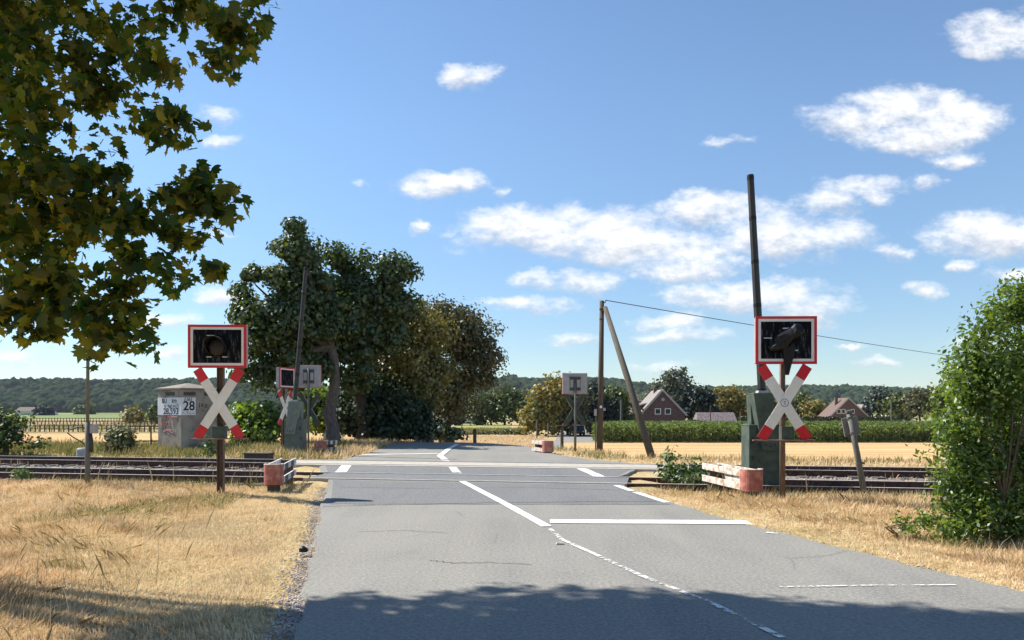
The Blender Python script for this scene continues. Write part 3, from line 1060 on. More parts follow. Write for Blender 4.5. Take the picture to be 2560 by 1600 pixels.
make_tree('roadside_tree', 'yellowish green tree with drying leaves between the dark maples and the last tree', P(1060, 1099, 42.8), 3.0, .42,
          [lobe(1010, 860, 60, 42), lobe(1050, 830, 55, 42), lobe(1030, 910, 70, 42), lobe(1080, 890, 50, 42), lobe(970, 960, 60, 42), lobe(1030, 980, 60, 42), lobe(1090, 960, 45, 42), lobe(960, 880, 45, 42)],
          30000, .15, L['maple_y'], M['bark_dark'], csize=.46, per=260, gap=.15, gscale=2.2, outb=1.1, seed=35, group='trees along the far side of the road', shell=.5)
make_tree('roadside_tree', 'brownish green round tree, last of the row beside the road', P(1120, 1099, 50), 3.4, .33,
          [lobe(1075, 798, 45, 50), lobe(1040, 788, 27, 50), lobe(1130, 823, 58, 50), lobe(1190, 838, 40, 50), lobe(1100, 888, 67, 50), lobe(1180, 898, 58, 50), lobe(1225, 908, 25, 50), lobe(1150, 958, 63, 50),
           lobe(1210, 953, 31, 50), lobe(1085, 968, 54, 50), lobe(1130, 1013, 45, 50, 30)],
          36000, .155, L['maple_b'], M['bark_dark'], csize=.50, per=260, gap=.12, gscale=2.2, outb=1.1, seed=37, group='trees along the far side of the road', shell=.5)
make_tree('shrub', 'dense dark green thicket under the trees beside the road', P(980, 1098, 39.99), .8, .07,
          [lobe(880, 1040, 45, 39.99), lobe(930, 1030, 55, 39.99), lobe(990, 1035, 55, 39.99), lobe(1040, 1045, 40, 40.46), lobe(960, 1075, 60, 39.52, 25), lobe(1030, 1075, 40, 39.99, 25), lobe(885, 985, 40, 40.92), lobe(950, 985, 50, 40.92)],
          16000, .17, L['dark'], M['twig'], csize=.35, seed=39, shell=.3, cat='shrub', nlimb=8, ntwig=20, multi=3)
make_tree('shrub', 'light green shrub at the foot of the tall maple behind the boom', P(815, 1090, 43), .5, .05,
          [lobe(790, 1010, 40, 43), lobe(840, 1020, 36, 43.5), lobe(800, 1050, 42, 42.5, 30), lobe(860, 1055, 30, 43)],
          6000, .17, L['hornbeam'], M['twig'], csize=.3, seed=41, shell=.3, cat='shrub', nlimb=4, ntwig=12, multi=2)
make_tree('shrub', 'grey green sprawling shrub between the concrete hut and the far barrier', P(650, 1112, 34), .4, .04,
          [lobe(610, 1060, 36, 34), lobe(650, 1050, 40, 34), lobe(690, 1060, 36, 34, 30), lobe(635, 1090, 50, 33.5, 24), lobe(600, 1035, 20, 35)],
          4500, .17, L['hornbeam'], M['twig'], csize=.26, seed=43, shell=.3, cat='shrub', nlimb=4, ntwig=12, multi=2)
make_tree('shrub', 'dark shrub cut by the left edge beyond the rails', P(20, 1122, 28), .4, .05,
          [lobe(-30, 1065, 48, 28), lobe(18, 1058, 34, 28), lobe(25, 1098, 40, 27.8, 24), lobe(85, 1112, 30, 27.6, 10), lobe(-60, 1090, 50, 28)],
          3600, .11, L['maple_a'], M['twig'], csize=.22, seed=45, shell=.3, cat='shrub', nlimb=5, ntwig=16, multi=2)
make_tree('shrub', 'small light green bush standing at the pipe railing', P(298, 1134, 28.5), .25, .03,
          [lobe(285, 1110, 24, 28.5), lobe(310, 1100, 22, 28.5), lobe(325, 1118, 18, 28.5), lobe(290, 1090, 16, 28.5)],
          1500, .13, L['weed_dry'], M['twig'], csize=.16, seed=47, shell=.2, cat='shrub', nlimb=3, ntwig=8, multi=2)
make_tree('shrub', 'small dark bush at the trunk of the last roadside tree', P(1098, 1098, 48), .25, .04,
          [lobe(1095, 1075, 22, 48), lobe(1130, 1085, 22, 47.5, 15), lobe(1085, 1090, 14, 47.5)],
          1400, .2, L['dark'], M['twig'], csize=.22, seed=49, shell=.2, cat='shrub', nlimb=3, ntwig=8, multi=2)

# ------------------------------------------------------------------ hedge shrub at the right edge
bush_lobes = [lobe(2518, 862, 49.2, 10.0), lobe(2578, 812, 49.2, 10.2), lobe(2538, 782, 24.6, 10), lobe(2458, 917, 36.9, 9.8), lobe(2608, 742, 32.8, 10.2), lobe(2488, 972, 73.8, 9.8), lobe(2438, 1002, 36.9, 9.7, 40),
              lobe(2578, 942, 90.2, 10.2), lobe(2438, 1082, 57.4, 9.7), lobe(2518, 1082, 90.2, 10), lobe(2418, 1162, 41, 9.6), lobe(2458, 1202, 73.8, 9.6), lobe(2558, 1192, 98.4, 9.9),
              lobe(2428, 1282, 45.1, 9.4, 50), lobe(2508, 1302, 65.6, 9.4, 60), lobe(2598, 1302, 73.8, 9.5, 70), lobe(2378, 1332, 29.52, 9.3, 28), lobe(2688, 1012, 147.6, 10.6), lobe(2738, 1212, 147.6, 10.4), lobe(2678, 832, 90.2, 10.5),
              lobe(2438, 862, 11.48, 9.8, 40), lobe(2478, 812, 13.12, 9.8, 45), lobe(2513, 777, 13.12, 10, 45), lobe(2553, 747, 13.12, 10, 45), lobe(2593, 727, 14.76, 10, 45), lobe(2403, 972, 16.4, 9.7, 40), lobe(2423, 922, 13.12, 9.7, 40), lobe(2383, 1062, 18.04, 9.6, 30), lobe(2388, 1132, 18.04, 9.6, 30), lobe(2373, 1212, 18.04, 9.5, 30)]
rgb = np.random.default_rng(64)
for (x_, y_) in ((2352, 1240), (2345, 1170), (2362, 1100), (2372, 1030), (2385, 985), (2398, 930), (2418, 890), (2436, 850), (2462, 810), (2488, 780), (2512, 755), (2540, 725), (2375, 1290), (2450, 880), (2500, 800), (2410, 960)):
    bush_lobes.append(lobe(x_ + rgb.uniform(-12, 12), y_ - rgb.uniform(0, 26), rgb.uniform(5, 9), 9.7 + rgb.uniform(-.3, .3), rgb.uniform(28, 55)))
make_tree('hornbeam_shrub', 'tall leafy green shrub filling the right edge of the view', P(2480, 1345, 9.6), .5, .035, bush_lobes, 60000, .058,
          L['hornbeam'], M['twig'], csize=.11, tmpl=OVAL, seed=51, shell=.4, per=24, gap=.30, gscale=6.0, outb=.5, wpow=.6, srange=(.5, 1.5), nlimb=18, ntwig=150, bias=(0, 0, .5), cat='shrub', multi=3)
make_tree('low_shrub', 'small green sapling on the dry verge left of the tall shrub', P(2275, 1335, 9.7), .1, .012,
          [lobe(2260, 1310, 22, 9.7), lobe(2290, 1325, 18, 9.5), lobe(2320, 1300, 22, 9.7)], 600, .05, L['hornbeam'], M['twig'], csize=.06, tmpl=OVAL, seed=53, shell=.2, per=14, nlimb=3, ntwig=10, cat='shrub', multi=2)
make_tree('weed', 'leafy green weed with tall top growing by the rail left of the white guard', P(1690, 1205, 16.8), .15, .012,
          [lobe(1680, 1150, 22, 17), lobe(1670, 1180, 22, 16.8), lobe(1720, 1170, 20, 16.8), lobe(1700, 1195, 30, 16.6, 14)], 420, .12, L['weed'], M['twig'], csize=.09, tmpl=OVAL, seed=55, shell=.2, per=10, nlimb=4, ntwig=10, cat='weed', multi=2)
make_tree('weed', 'low green weed just behind the white end of the right guard', P(1745, 1210, 16.6), .1, .01,
          [lobe(1745, 1170, 16, 16.6), lobe(1760, 1190, 20, 16.4, 14), lobe(1730, 1200, 16, 16.4, 10)], 260, .11, L['weed'], M['twig'], csize=.08, tmpl=OVAL, seed=57, shell=.2, per=10, nlimb=3, ntwig=8, cat='weed', multi=2)
make_tree('weed', 'pale green upright weed behind the left crossing sign post', P(520, 1142, 26), .3, .012,
          [lobe(522, 1105, 10, 26, 20), lobe(518, 1130, 16, 26, 10), lobe(535, 1125, 10, 26, 10)], 260, .12, L['weed'], M['twig'], csize=.1, tmpl=OVAL, seed=59, shell=.1, per=10, nlimb=3, ntwig=6, cat='weed', multi=1)
make_tree('weed', 'bright green grass tuft at the nearer rail by the left edge', P(52, 1202, 17.2), .1, .01,
          [lobe(50, 1185, 14, 17.2, 14), lobe(62, 1195, 10, 17.2, 8)], 200, .11, L['weed'], M['twig'], csize=.07, tmpl=OVAL * np.array([.4, 1.4]), seed=61, shell=.1, per=10, nlimb=2, ntwig=4, cat='weed', multi=1)

# ------------------------------------------------------------------ hills and the far wood
HX = np.array([-3000, -700, 0, 80, 170, 300, 420, 560, 680, 900, 1130, 1200, 1275, 1300, 1345, 1420, 1512, 1560, 1610, 1700, 1800, 1900, 2000, 2099, 2198, 2260, 2340, 2500, 3300, 6000], float)
HY = np.array([985, 975, 968, 962, 958, 962, 961, 958, 970, 975, 962, 962, 948, 956, 955, 956, 958, 965, 972, 978, 980, 976, 975, 974, 976, 982, 986, 990, 990, 995], float)
RIDGE_Y = 1500.0


def hill_z(x, y):
    x = np.asarray(x, float)
    y = np.asarray(y, float)
    px = 1280 + FPX * x / RIDGE_Y
    top = EYE - (np.interp(px, HX, HY) - HOR) * RIDGE_Y / FPX - 9.0
    t = sstep(1040, RIDGE_Y, y + 40 * np.sin(x * .006))
    back = 1 - .35 * sstep(RIDGE_Y, 2300, y)
    return -2.6 + (top + 2.6) * t * back


hx = np.arange(-3400, 3401, 50.0)
hy = np.concatenate([np.arange(1000, 1560, 35.0), np.arange(1600, 2600, 100.0)])
HXX, HYY = np.meshgrid(hx, hy)
hv = np.stack([HXX, HYY, hill_z(HXX, HYY)], -1).reshape(-1, 3)
k = len(hx)
ii = np.arange(len(hy) - 1)[:, None] * k + np.arange(k - 1)[None, :]
M['hill'] = surf('hill_ground', [(.03, .045, .02), (.05, .065, .03)], .01, .95)
tag(link_mesh('hill', np_mesh('hill', hv, 4, np.stack([ii, ii + 1, ii + k + 1, ii + k], -1).reshape(-1)), M['hill']), kind='structure')
rgf = np.random.default_rng(5)
n = 9500
fy = rgf.uniform(1035, 1540, n)
fx = rgf.uniform(-.78, .78, n) * fy
fz = hill_z(fx, fy)
fr = rgf.uniform(5, 11, n)
ico = bmesh.new()
bmesh.ops.create_icosphere(ico, subdivisions=2, radius=1.0)
ICO2_V = np.array([v_.co[:] for v_ in ico.verts])
ICO2_F = np.array([[v_.index for v_ in f_.verts] for f_ in ico.faces])
ico.free()
fpos = np.stack([fx, fy, fz + fr * .7], -1)
tag(link_mesh('forest', blobs('forest', fpos, fr, (1, 1, 1.1), .13, ICO2_V, ICO2_F, 3), L['wood_far']),
    'dark blue green wooded ridge along the whole horizon', 'forest', kind='stuff')


# ------------------------------------------------------------------ fields
def field(name, x0, x1, y0, y1, material, z=-2.19, slant=False):
    nx_, ny_ = 60, 70
    vs, fs = [], []
    for j in range(ny_ + 1):
        for i in range(nx_ + 1):
            x = x0 + (x1 - x0) * i / nx_
            ya = y0 + SL * (x + 2) if slant else y0
            y = ya + (y1 - ya) * (j / ny_) ** 1.4
            vs.append((x, y, max(z, float(ground_z(x, y)) + .04)))
    for j in range(ny_):
        for i in range(nx_):
            k_ = j * (nx_ + 1) + i
            fs.append((k_, k_ + 1, k_ + nx_ + 2, k_ + nx_ + 1))
    mb = MB()
    mb.add(vs, fs)
    return tag(mb.build(name, material), kind='structure')


def stubble(name, cols, row=1.2, seed=0.0):
    m, q, out = mat(name)
    tcn = q.n('ShaderNodeTexCoord')
    mp = q.n('ShaderNodeMapping')
    q.put(mp.inputs[0], tcn.outputs['Object'])
    mp.inputs['Scale'].default_value = (.04, row, 1)
    mp.inputs['Rotation'].default_value = (0, 0, .06 + seed)
    lines = q.noise(mp.outputs[0], 1.0, 5, .65, .3)
    fine = q.noise(tcn.outputs['Object'], 3.0, 6, .75)
    f = q.m('ADD', q.m('MULTIPLY', lines, .62), q.m('MULTIPLY', fine, .38))
    b = q.n('ShaderNodeBsdfPrincipled')
    q.put(b.inputs['Base Color'], q.ramp(f, [(.34, cols[0]), (.48, cols[1]), (.6, cols[2])]))
    b.inputs['Roughness'].default_value = .95
    b.inputs['Specular IOR Level'].default_value = .1
    q.put(out.inputs[0], b.outputs[0])
    return m


M['stubble'] = stubble('stubble_gold', [(.30, .19, .085), (.46, .30, .14), (.55, .39, .20)], .5)
M['stubble_l'] = stubble('stubble_orange', [(.36, .20, .085), (.48, .29, .125), (.56, .37, .18)], .22)
M['pasture'] = stubble('pasture_green', [(.16, .18, .06), (.24, .25, .09), (.36, .33, .14)], .3)
M['greenfield'] = stubble('green_crop', [(.10, .15, .05), (.14, .19, .06), (.20, .23, .09)], .1)
M['dryfield'] = stubble('dry_meadow', [(.20, .155, .07), (.31, .23, .11), (.39, .30, .15)], .12)
field('stubble_field', 5.5, 90, 28.5, 88.5, M['stubble'], slant=True)
field('stubble_field', -110, -10.5, 31.5, 122, M['stubble_l'], -2.18, slant=True)
field('pasture', -19, -.5, 126, 215, M['pasture'], -2.17)
field('meadow', -190, -22, 126, 250, M['dryfield'], -2.17)
field('green_field', -420, -30, 330, 640, M['greenfield'], -2.1)
field('green_field', -420, 500, 720, 960, M['greenfield'], -2.0)
field('meadow', -420, -40, 255, 325, M['dryfield'], -2.15)


# ------------------------------------------------------------------ grass (uncountable)
def blades(name, xy, z, h, w, lean, material, label, seed=0, cat='grass', swath=True):
    rg = np.random.default_rng(seed)
    n = len(xy)
    an = rg.uniform(0, 2 * np.pi, n)
    la = rg.uniform(0, 2 * np.pi, n) if not swath else 2.6 * clump_noise(xy[:, 0], xy[:, 1], 1.5, 3) + 2.2 * clump_noise(xy[:, 0], xy[:, 1], 4.1, 1) + rg.normal(0, .9, n)
    ln = np.abs(rg.standard_normal(n)) * lean
    wv = w * (.72 if w < .0125 else 1.0)
    d = np.stack([np.cos(an), np.sin(an), np.zeros(n)], -1) * (wv * rg.uniform(.5, 1.4, n))[:, None] * .5
    up = np.stack([np.cos(la) * np.sin(ln), np.sin(la) * np.sin(ln), np.cos(ln)], -1)
    hh = (h * rg.uniform(.4, 1.35, n))[:, None]
    b = np.stack([xy[:, 0], xy[:, 1], z], -1)
    bend = np.stack([np.cos(la), np.sin(la), np.zeros(n)], -1) * hh * .22 * np.minimum(ln, 1)[:, None]
    mid = b + up * hh * .55
    tip = b + up * hh + bend - np.array([0, 0, 1]) * (hh * .12)
    v = np.stack([b - d, b + d, mid + d * .8, tip, mid - d * .8], 1)
    me = np_mesh(name, v.reshape(-1, 3), 5)
    return tag(link_mesh(name, me, material), label, cat, kind='stuff')


def sample_xy(n, x0, x1, y0, y1, keep, seed, ypow=None):
    rg = np.random.default_rng(seed)
    yy = np.exp(rg.uniform(np.log(y0), np.log(y1), n)) if ypow else rg.uniform(y0, y1, n)
    xx = rg.uniform(x0, x1, n) if not callable(x0) else rg.uniform(0, 1, n) * (x1(yy) - x0(yy)) + x0(yy)
    k_ = keep(xx, yy)
    return np.stack([xx[k_], yy[k_]], -1)


def clump_noise(x, y, s, ph):
    return (np.sin(x * s + 1.7 * np.sin(y * s * .7 + ph)) + np.sin(y * s * 1.3 + 1.3 * np.sin(x * s * .9 + ph * 2)) + np.sin((x + y) * s * .55 + ph * 3)) / 3


def in_bed(x, y):
    return np.abs(trk(x, y) - 20.3) < 4.0


def hgt(x, y):
    return .35 + .8 * np.clip(clump_noise(x, y, 1.9, 2) + .3, 0, 1) + .5 * np.clip(clump_noise(x, y, 5.3, 4), 0, 1)


# near left verge: rough standing dry grass
xy = sample_xy(250000, lambda y: -.74 * y - 1, lambda y: road_l(y) - .55, 4.2, 19, lambda x, y: (trk(x, y) < 16.4) & ((x < road_l(y) - 1.7) | (rng.uniform(0, 1, len(x)) < .35)), 1, True)
dd = road_l(xy[:, 1]) - xy[:, 0]
hh = .075 * hgt(xy[:, 0], xy[:, 1]) + .05 * sstep(1.5, 4.5, dd) + .05 * sstep(12.5, 15.5, trk(xy[:, 0], xy[:, 1]))
blades('dry_grass', xy, ground_z(xy[:, 0], xy[:, 1]) - .01, hh, .008, .95, L['straw'], 'tangled golden dry grass on the left verge before the rails', 11)
# coarse tangled tufts standing out of the left and right verges
rgt = np.random.default_rng(88)
for side_, lab_ in ((-1, 'coarse tangled dry tufts standing in the left verge'), (1, 'coarse tangled dry tufts standing in the right verge')):
    yc = np.exp(rgt.uniform(np.log(4.8), np.log(15.5), 420))
    xc = road_l(yc) - 1.9 - np.abs(rgt.normal(0, 3.0, 420)) if side_ < 0 else road_r(yc) + 1.0 + np.abs(rgt.normal(0, 2.5, 420))
    kk = trk(xc, yc) < 15.8
    xc, yc = xc[kk], yc[kk]
    ix = rgt.integers(0, len(xc), 15000)
    sg = rgt.uniform(.04, .14, len(xc))[ix]
    xy = np.stack([xc[ix] + rgt.normal(0, 1, 15000) * sg, yc[ix] + rgt.normal(0, 1, 15000) * sg], -1)
    blades('dry_grass', xy, ground_z(xy[:, 0], xy[:, 1]) - .01, rgt.uniform(.10, .22, len(xc))[ix], .006, .8, L['tuft'], lab_, 90 + side_)
# mown pale strip beside the road
xy = sample_xy(110000, lambda y: road_l(y) - 2.3, lambda y: road_l(y) - .2, 4.2, 17, lambda x, y: (trk(x, y) < 16.2) & (rng.uniform(0, 1, len(x)) < sstep(.1, .7, road_l(y) - x) * 1.0 + .06), 2, True)
blades('mown_grass', xy, ground_z(xy[:, 0], xy[:, 1]), np.full(len(xy), .055), .007, 1.15, L['straw_pale'], 'pale flattened mown grass beside the left road edge', 12)
# near right verge
xy = sample_xy(200000, lambda y: road_r(y) + .12, lambda y: .76 * y + 1.5, 5.5, 19, lambda x, y: (trk(x, y) < 16.4) & (rng.uniform(0, 1, len(x)) < .25 + .75 * sstep(.1, .9, x - road_r(y))), 3, True)
dd = xy[:, 0] - road_r(xy[:, 1])
hh = .045 + .06 * hgt(xy[:, 0], xy[:, 1]) * sstep(.4, 2.0, dd) + .10 * sstep(12.0, 15.5, trk(xy[:, 0], xy[:, 1]))
blades('dry_grass', xy, ground_z(xy[:, 0], xy[:, 1]) - .01, hh, .008, 1.0, L['straw'], 'dry golden grass on the right verge under the shrub', 13)
# half green fringe along the near edge of the ballast
xy = sample_xy(26000, -16, 14, 12, 19.5, lambda x, y: (np.abs(trk(x, y) - 15.6) < .9) & ((x < road_l(y) - .5) | (x > road_r(y) + .6)) & (clump_noise(x, y, 1.1, 5) > -.25), 4)
blades('half_green_grass', xy, ground_z(xy[:, 0], xy[:, 1]) - .02, np.full(len(xy), .26), .011, .4, L['grass_green'], 'half green taller grass along the near edge of the ballast', 14)
# patches of greener grass inside the left verge
xy = sample_xy(60000, lambda y: -.74 * y - 1, lambda y: road_l(y) - 1.6, 4.2, 16, lambda x, y: (trk(x, y) < 15.5) & (clump_noise(x, y, .9, 1) > .33), 5, True)
blades('half_green_grass', xy, ground_z(xy[:, 0], xy[:, 1]) - .01, np.full(len(xy), .16), .008, .55, L['grass_green'], 'greenish grass patches in the dry left verge', 15)
# beyond the rails, left
xy = sample_xy(42000, lambda y: -.74 * y - 1, lambda y: road_l(y) - .25, 24, 46, lambda x, y: trk(x, y) > 24.3, 6)
dd = road_l(xy[:, 1]) - xy[:, 0]
blades('half_green_grass', xy, ground_z(xy[:, 0], xy[:, 1]) - .02, .16 + .26 * hgt(xy[:, 0], xy[:, 1]) * sstep(.4, 2, dd), .022, .4, L['grass_green'], 'half green grass beyond the rails round the concrete hut', 16)
xy = sample_xy(20000, lambda y: -.5 * y, lambda y: road_l(y) - .1, 24, 48, lambda x, y: (trk(x, y) > 24.6) & (road_l(y) - x < 5 + 3 * clump_noise(x, y, .7, 2)), 7)
blades('dry_grass', xy, ground_z(xy[:, 0], xy[:, 1]) - .02, np.full(len(xy), .32), .022, .6, L['straw'], 'dry grass at the road edge beyond the rails on the left', 17)
# beyond the rails, right
xy = sample_xy(52000, lambda y: road_r(y) + .15, lambda y: .76 * y, 22, 52, lambda x, y: (trk(x, y) > 24.4) & (trk(x, y) < 46) & ((trk(x, y) < 27.5) | (x < 3.6)), 8)
dd = xy[:, 0] - road_r(xy[:, 1])
blades('dry_grass', xy, ground_z(xy[:, 0], xy[:, 1]) - .02, .09 + .15 * hgt(xy[:, 0], xy[:, 1]) * sstep(.3, 2, dd), .02, .6, L['straw'], 'dry golden grass beyond the rails on the right', 18)
xy = sample_xy(16000, lambda y: road_r(y) + .4, lambda y: .76 * y, 23, 38, lambda x, y: (trk(x, y) > 24.4) & (trk(x, y) < 27 + 6 * (x < 4)) & (clump_noise(x, y, .8, 4) > .05), 9)
blades('half_green_grass', xy, ground_z(xy[:, 0], xy[:, 1]) - .02, np.full(len(xy), .26), .02, .4, L['grass_green'], 'greenish grass round the poles beyond the rails on the right', 19)
# verge beyond the crest on the outside of the bend
xy = sample_xy(24000, -14, 4.5, 44, 112, lambda x, y: x < road_l(y) - .2, 10)
blades('dry_grass', xy, ground_z(xy[:, 0], xy[:, 1]) - .02, np.full(len(xy), .32), .05, .6, L['straw'], 'golden verge grass beyond the crest of the road', 20)
# weeds inside the track bed
xy = sample_xy(9000, -20, 16, 14, 27, lambda x, y: in_bed(x, y) & ((x < road_l(y) - .3) | (x > road_r(y) + .4)) & (clump_noise(x, y, 1.5, 3) > .18), 11)
blades('dry_grass', xy, np.full(len(xy), -.17), np.full(len(xy), .22), .012, .5, L['straw'], 'sparse dry weeds growing between the rails', 21)
# tall thin seed stalks
xy = sample_xy(900, -16, 14, 13, 27, lambda x, y: (np.abs(np.abs(trk(x, y) - 20.3) - 4.2) < .9) & ((x < road_l(y) - .5) | (x > road_r(y) + .9)), 12)
blades('seed_stalks', xy, ground_z(xy[:, 0], xy[:, 1]) - .02, np.full(len(xy), .62), .014, .22, L['stalk'], 'tall thin pale seed stalks standing along the rails', 22)
# seed stalks scattered through the verges
xy = sample_xy(3200, lambda y: -.74 * y, lambda y: .74 * y, 5, 16, lambda x, y: (trk(x, y) < 16) & ((x < road_l(y) - 1.4) | (x > road_r(y) + 1.2)), 13, True)
blades('seed_stalks', xy, ground_z(xy[:, 0], xy[:, 1]) - .02, np.full(len(xy), .34), .007, .5, L['stalk'], 'pale seed stalks scattered through the near verges', 23)

# gravel shoulder
rgg = np.random.default_rng(77)
n = 9000
yy = np.exp(rgg.uniform(np.log(4.5), np.log(19), n))
side = rgg.uniform(0, 1, n) < .7
off = np.abs(rgg.normal(0, .13, n)) - .03
xx = np.where(side, road_l(yy) - off, road_r(yy) + off * .8)
gpz = np.stack([xx, yy, ground_z(xx, yy) + .012], -1)
ok = np.abs(trk(xx, yy) - 20.3) > 4.4
tag(link_mesh('gravel', blobs('gravel', gpz[ok], rgg.uniform(.004, .014, ok.sum()), (1, 1, .7), .25, seed=9), surf('gravel_grey', [(.26, .22, .20), (.42, .37, .34), (.58, .52, .48)], 3, .95)),
    'loose grey gravel along the crumbling road edge', 'gravel', kind='stuff')

# ------------------------------------------------------------------ maize field
rgm = np.random.default_rng(8)
rows_y = np.arange(88.8, 116, .75)
pts = []
for ry_ in rows_y:
    xs = np.arange(9.8 + (ry_ - 88.8) * .12, 84, .24 if ry_ < 92 else .34)
    pts.append(np.stack([xs + rgm.normal(0, .06, len(xs)), ry_ + rgm.normal(0, .08, len(xs))], -1))
pts = np.concatenate(pts)
npl = len(pts)
ht = rgm.uniform(1.95, 2.45, npl) + .1 * clump_noise(pts[:, 0], pts[:, 1], .5, 1)
V = []
for lf in range(9):
    f = (lf + .8) / 9.3
    an = rgm.uniform(0, 2 * np.pi, npl)
    d = np.stack([np.cos(an), np.sin(an), np.zeros(npl)], -1)
    sd = np.stack([-np.sin(an), np.cos(an), np.zeros(npl)], -1)
    b = np.stack([pts[:, 0], pts[:, 1], -2.2 + ht * f * .86], -1)
    ln = rgm.uniform(.45, .8, npl)[:, None]
    up = np.array([0, 0, 1.0])
    p1 = b + d * ln * .35 + up * ln * .42
    p2 = b + d * ln * .85 + up * ln * rgm.uniform(-.1, .45, npl)[:, None]
    w_ = .055
    V.append(np.stack([b - sd * .02, b + sd * .02, p1 + sd * w_, p2, p1 - sd * w_], 1))
# stems and tassels
b0 = np.stack([pts[:, 0], pts[:, 1], np.full(npl, -2.25)], -1)
tp = b0 + np.stack([rgm.normal(0, .08, npl), rgm.normal(0, .08, npl), ht + .15], -1)
ex = np.array([.025, 0, 0])
V.append(np.stack([b0 - ex, b0 + ex, (b0 + tp) / 2 + ex, tp, (b0 + tp) / 2 - ex], 1))
mv = np.concatenate(V).reshape(-1, 3)
tag(link_mesh('maize_field', np_mesh('maize_field', mv, 5), L['maize']), 'tall green maize crop in front of the brick house', 'maize', kind='stuff')

# ------------------------------------------------------------------ far trees, each on its own
ZL = -2.2


def far_tree(name, label, x, y, Y, lobes, lm, n=3000, ls=.55, seed=1, group='trees in the plain below the hills', cat='tree', fork=.35, tr=.25, trunk='trunk', cs=.7):
    top = max(l[2] + l[5] for l in lobes)
    base = Vector(((x - 1280) * Y / FPX, Y, ZL))
    return make_tree(name, label, base, (top - ZL) * fork, tr, lobes, n, ls, lm, M['bark_dark'], csize=cs, seed=seed, group=group, shell=.3, nlimb=6, ntwig=14, trunk_name=trunk, cat=cat)


far_tree('birch_tree', 'tall pale birch with loose crown rising right behind the brick house', 1690, 1050, 150,
         [lobe(1690, 950, 28, 150), lobe(1660, 965, 26, 150), lobe(1715, 965, 22, 150), lobe(1640, 990, 24, 150), lobe(1690, 1000, 36, 150), lobe(1720, 1005, 22, 150), lobe(1625, 1010, 18, 150), lobe(1700, 930, 12, 150), lobe(1675, 1035, 34, 150)],
         L['far_birch'], 4200, .5, 101)
far_tree('conifer_tree', 'dark blue green conifer between the birch and the yellow tree', 1755, 1050, 147,
         [lobe(1755, 978, 10, 147, 16), lobe(1755, 1000, 24, 147), lobe(1740, 1020, 28, 147), lobe(1770, 1025, 28, 147), lobe(1735, 990, 14, 147), lobe(1778, 995, 12, 147), lobe(1755, 1045, 38, 147, 20)],
         L['far_dark'], 3600, .5, 103)
far_tree('yellow_tree', 'yellowing tree behind the long tiled barn roof', 1820, 1055, 152,
         [lobe(1800, 990, 18, 152), lobe(1830, 995, 24, 152), lobe(1860, 1005, 20, 152), lobe(1815, 1020, 28, 152), lobe(1850, 1030, 30, 152), lobe(1880, 1020, 18, 152)],
         L['far_yellow'], 3000, .5, 105)
far_tree('yellow_tree', 'tall yellow green leaning tree left of the far grey signal back', 1345, 1085, 112,
         [lobe(1390, 965, 26, 112), lobe(1370, 990, 30, 112), lobe(1345, 1015, 30, 112), lobe(1330, 1045, 26, 112), lobe(1395, 1010, 26, 112), lobe(1318, 1065, 18, 112), lobe(1360, 1055, 26, 112)],
         L['far_yellow'], 3600, .42, 107)
far_tree('willow_tree', 'greyish drooping tree with bare twigs right behind the far grey signal back', 1420, 1085, 116,
         [lobe(1420, 990, 26, 116), lobe(1400, 1010, 30, 116), lobe(1440, 1010, 28, 116), lobe(1400, 1045, 30, 116), lobe(1430, 1045, 34, 116), lobe(1390, 1065, 20, 116), lobe(1455, 985, 18, 116)],
         L['far_olive'], 4200, .42, 109)
far_tree('dark_tree', 'dark round tree behind the vertical wooden pole', 1500, 1085, 122,
         [lobe(1485, 985, 22, 122), lobe(1475, 1015, 28, 122), lobe(1510, 1010, 26, 122), lobe(1480, 1050, 32, 122), lobe(1520, 1050, 30, 122), lobe(1500, 1070, 34, 122, 14)],
         L['far_dark'], 4000, .42, 111)
far_tree('olive_tree', 'green tree between the leaning strut and the dark round tree', 1548, 1080, 126,
         [lobe(1540, 990, 24, 126), lobe(1560, 1010, 22, 126), lobe(1540, 1030, 26, 126), lobe(1565, 1045, 22, 126), lobe(1545, 1060, 28, 126, 18)],
         L['far_green'], 3200, .42, 113)
for (x, lab, sd, tp, w_) in ((1195, 'small dark green tree at left end of the row behind the pasture', 121, 992, 24), (1228, 'round green tree second in the row behind the pasture', 122, 985, 26),
                             (1262, 'tallest green tree in the middle of the row behind the pasture', 123, 980, 28), (1300, 'green tree at the right end of the row behind the pasture', 124, 984, 28)):
    far_tree('orchard_tree', lab, x, 1060, 190, [lobe(x, tp + 14, w_ * .7, 190), lobe(x - w_ * .6, tp + 30, w_ * .7, 190), lobe(x + w_ * .6, tp + 30, w_ * .7, 190), lobe(x, tp + 45, w_ * .95, 190)],
             L['far_green'], 2200, .65, sd, cs=.9)
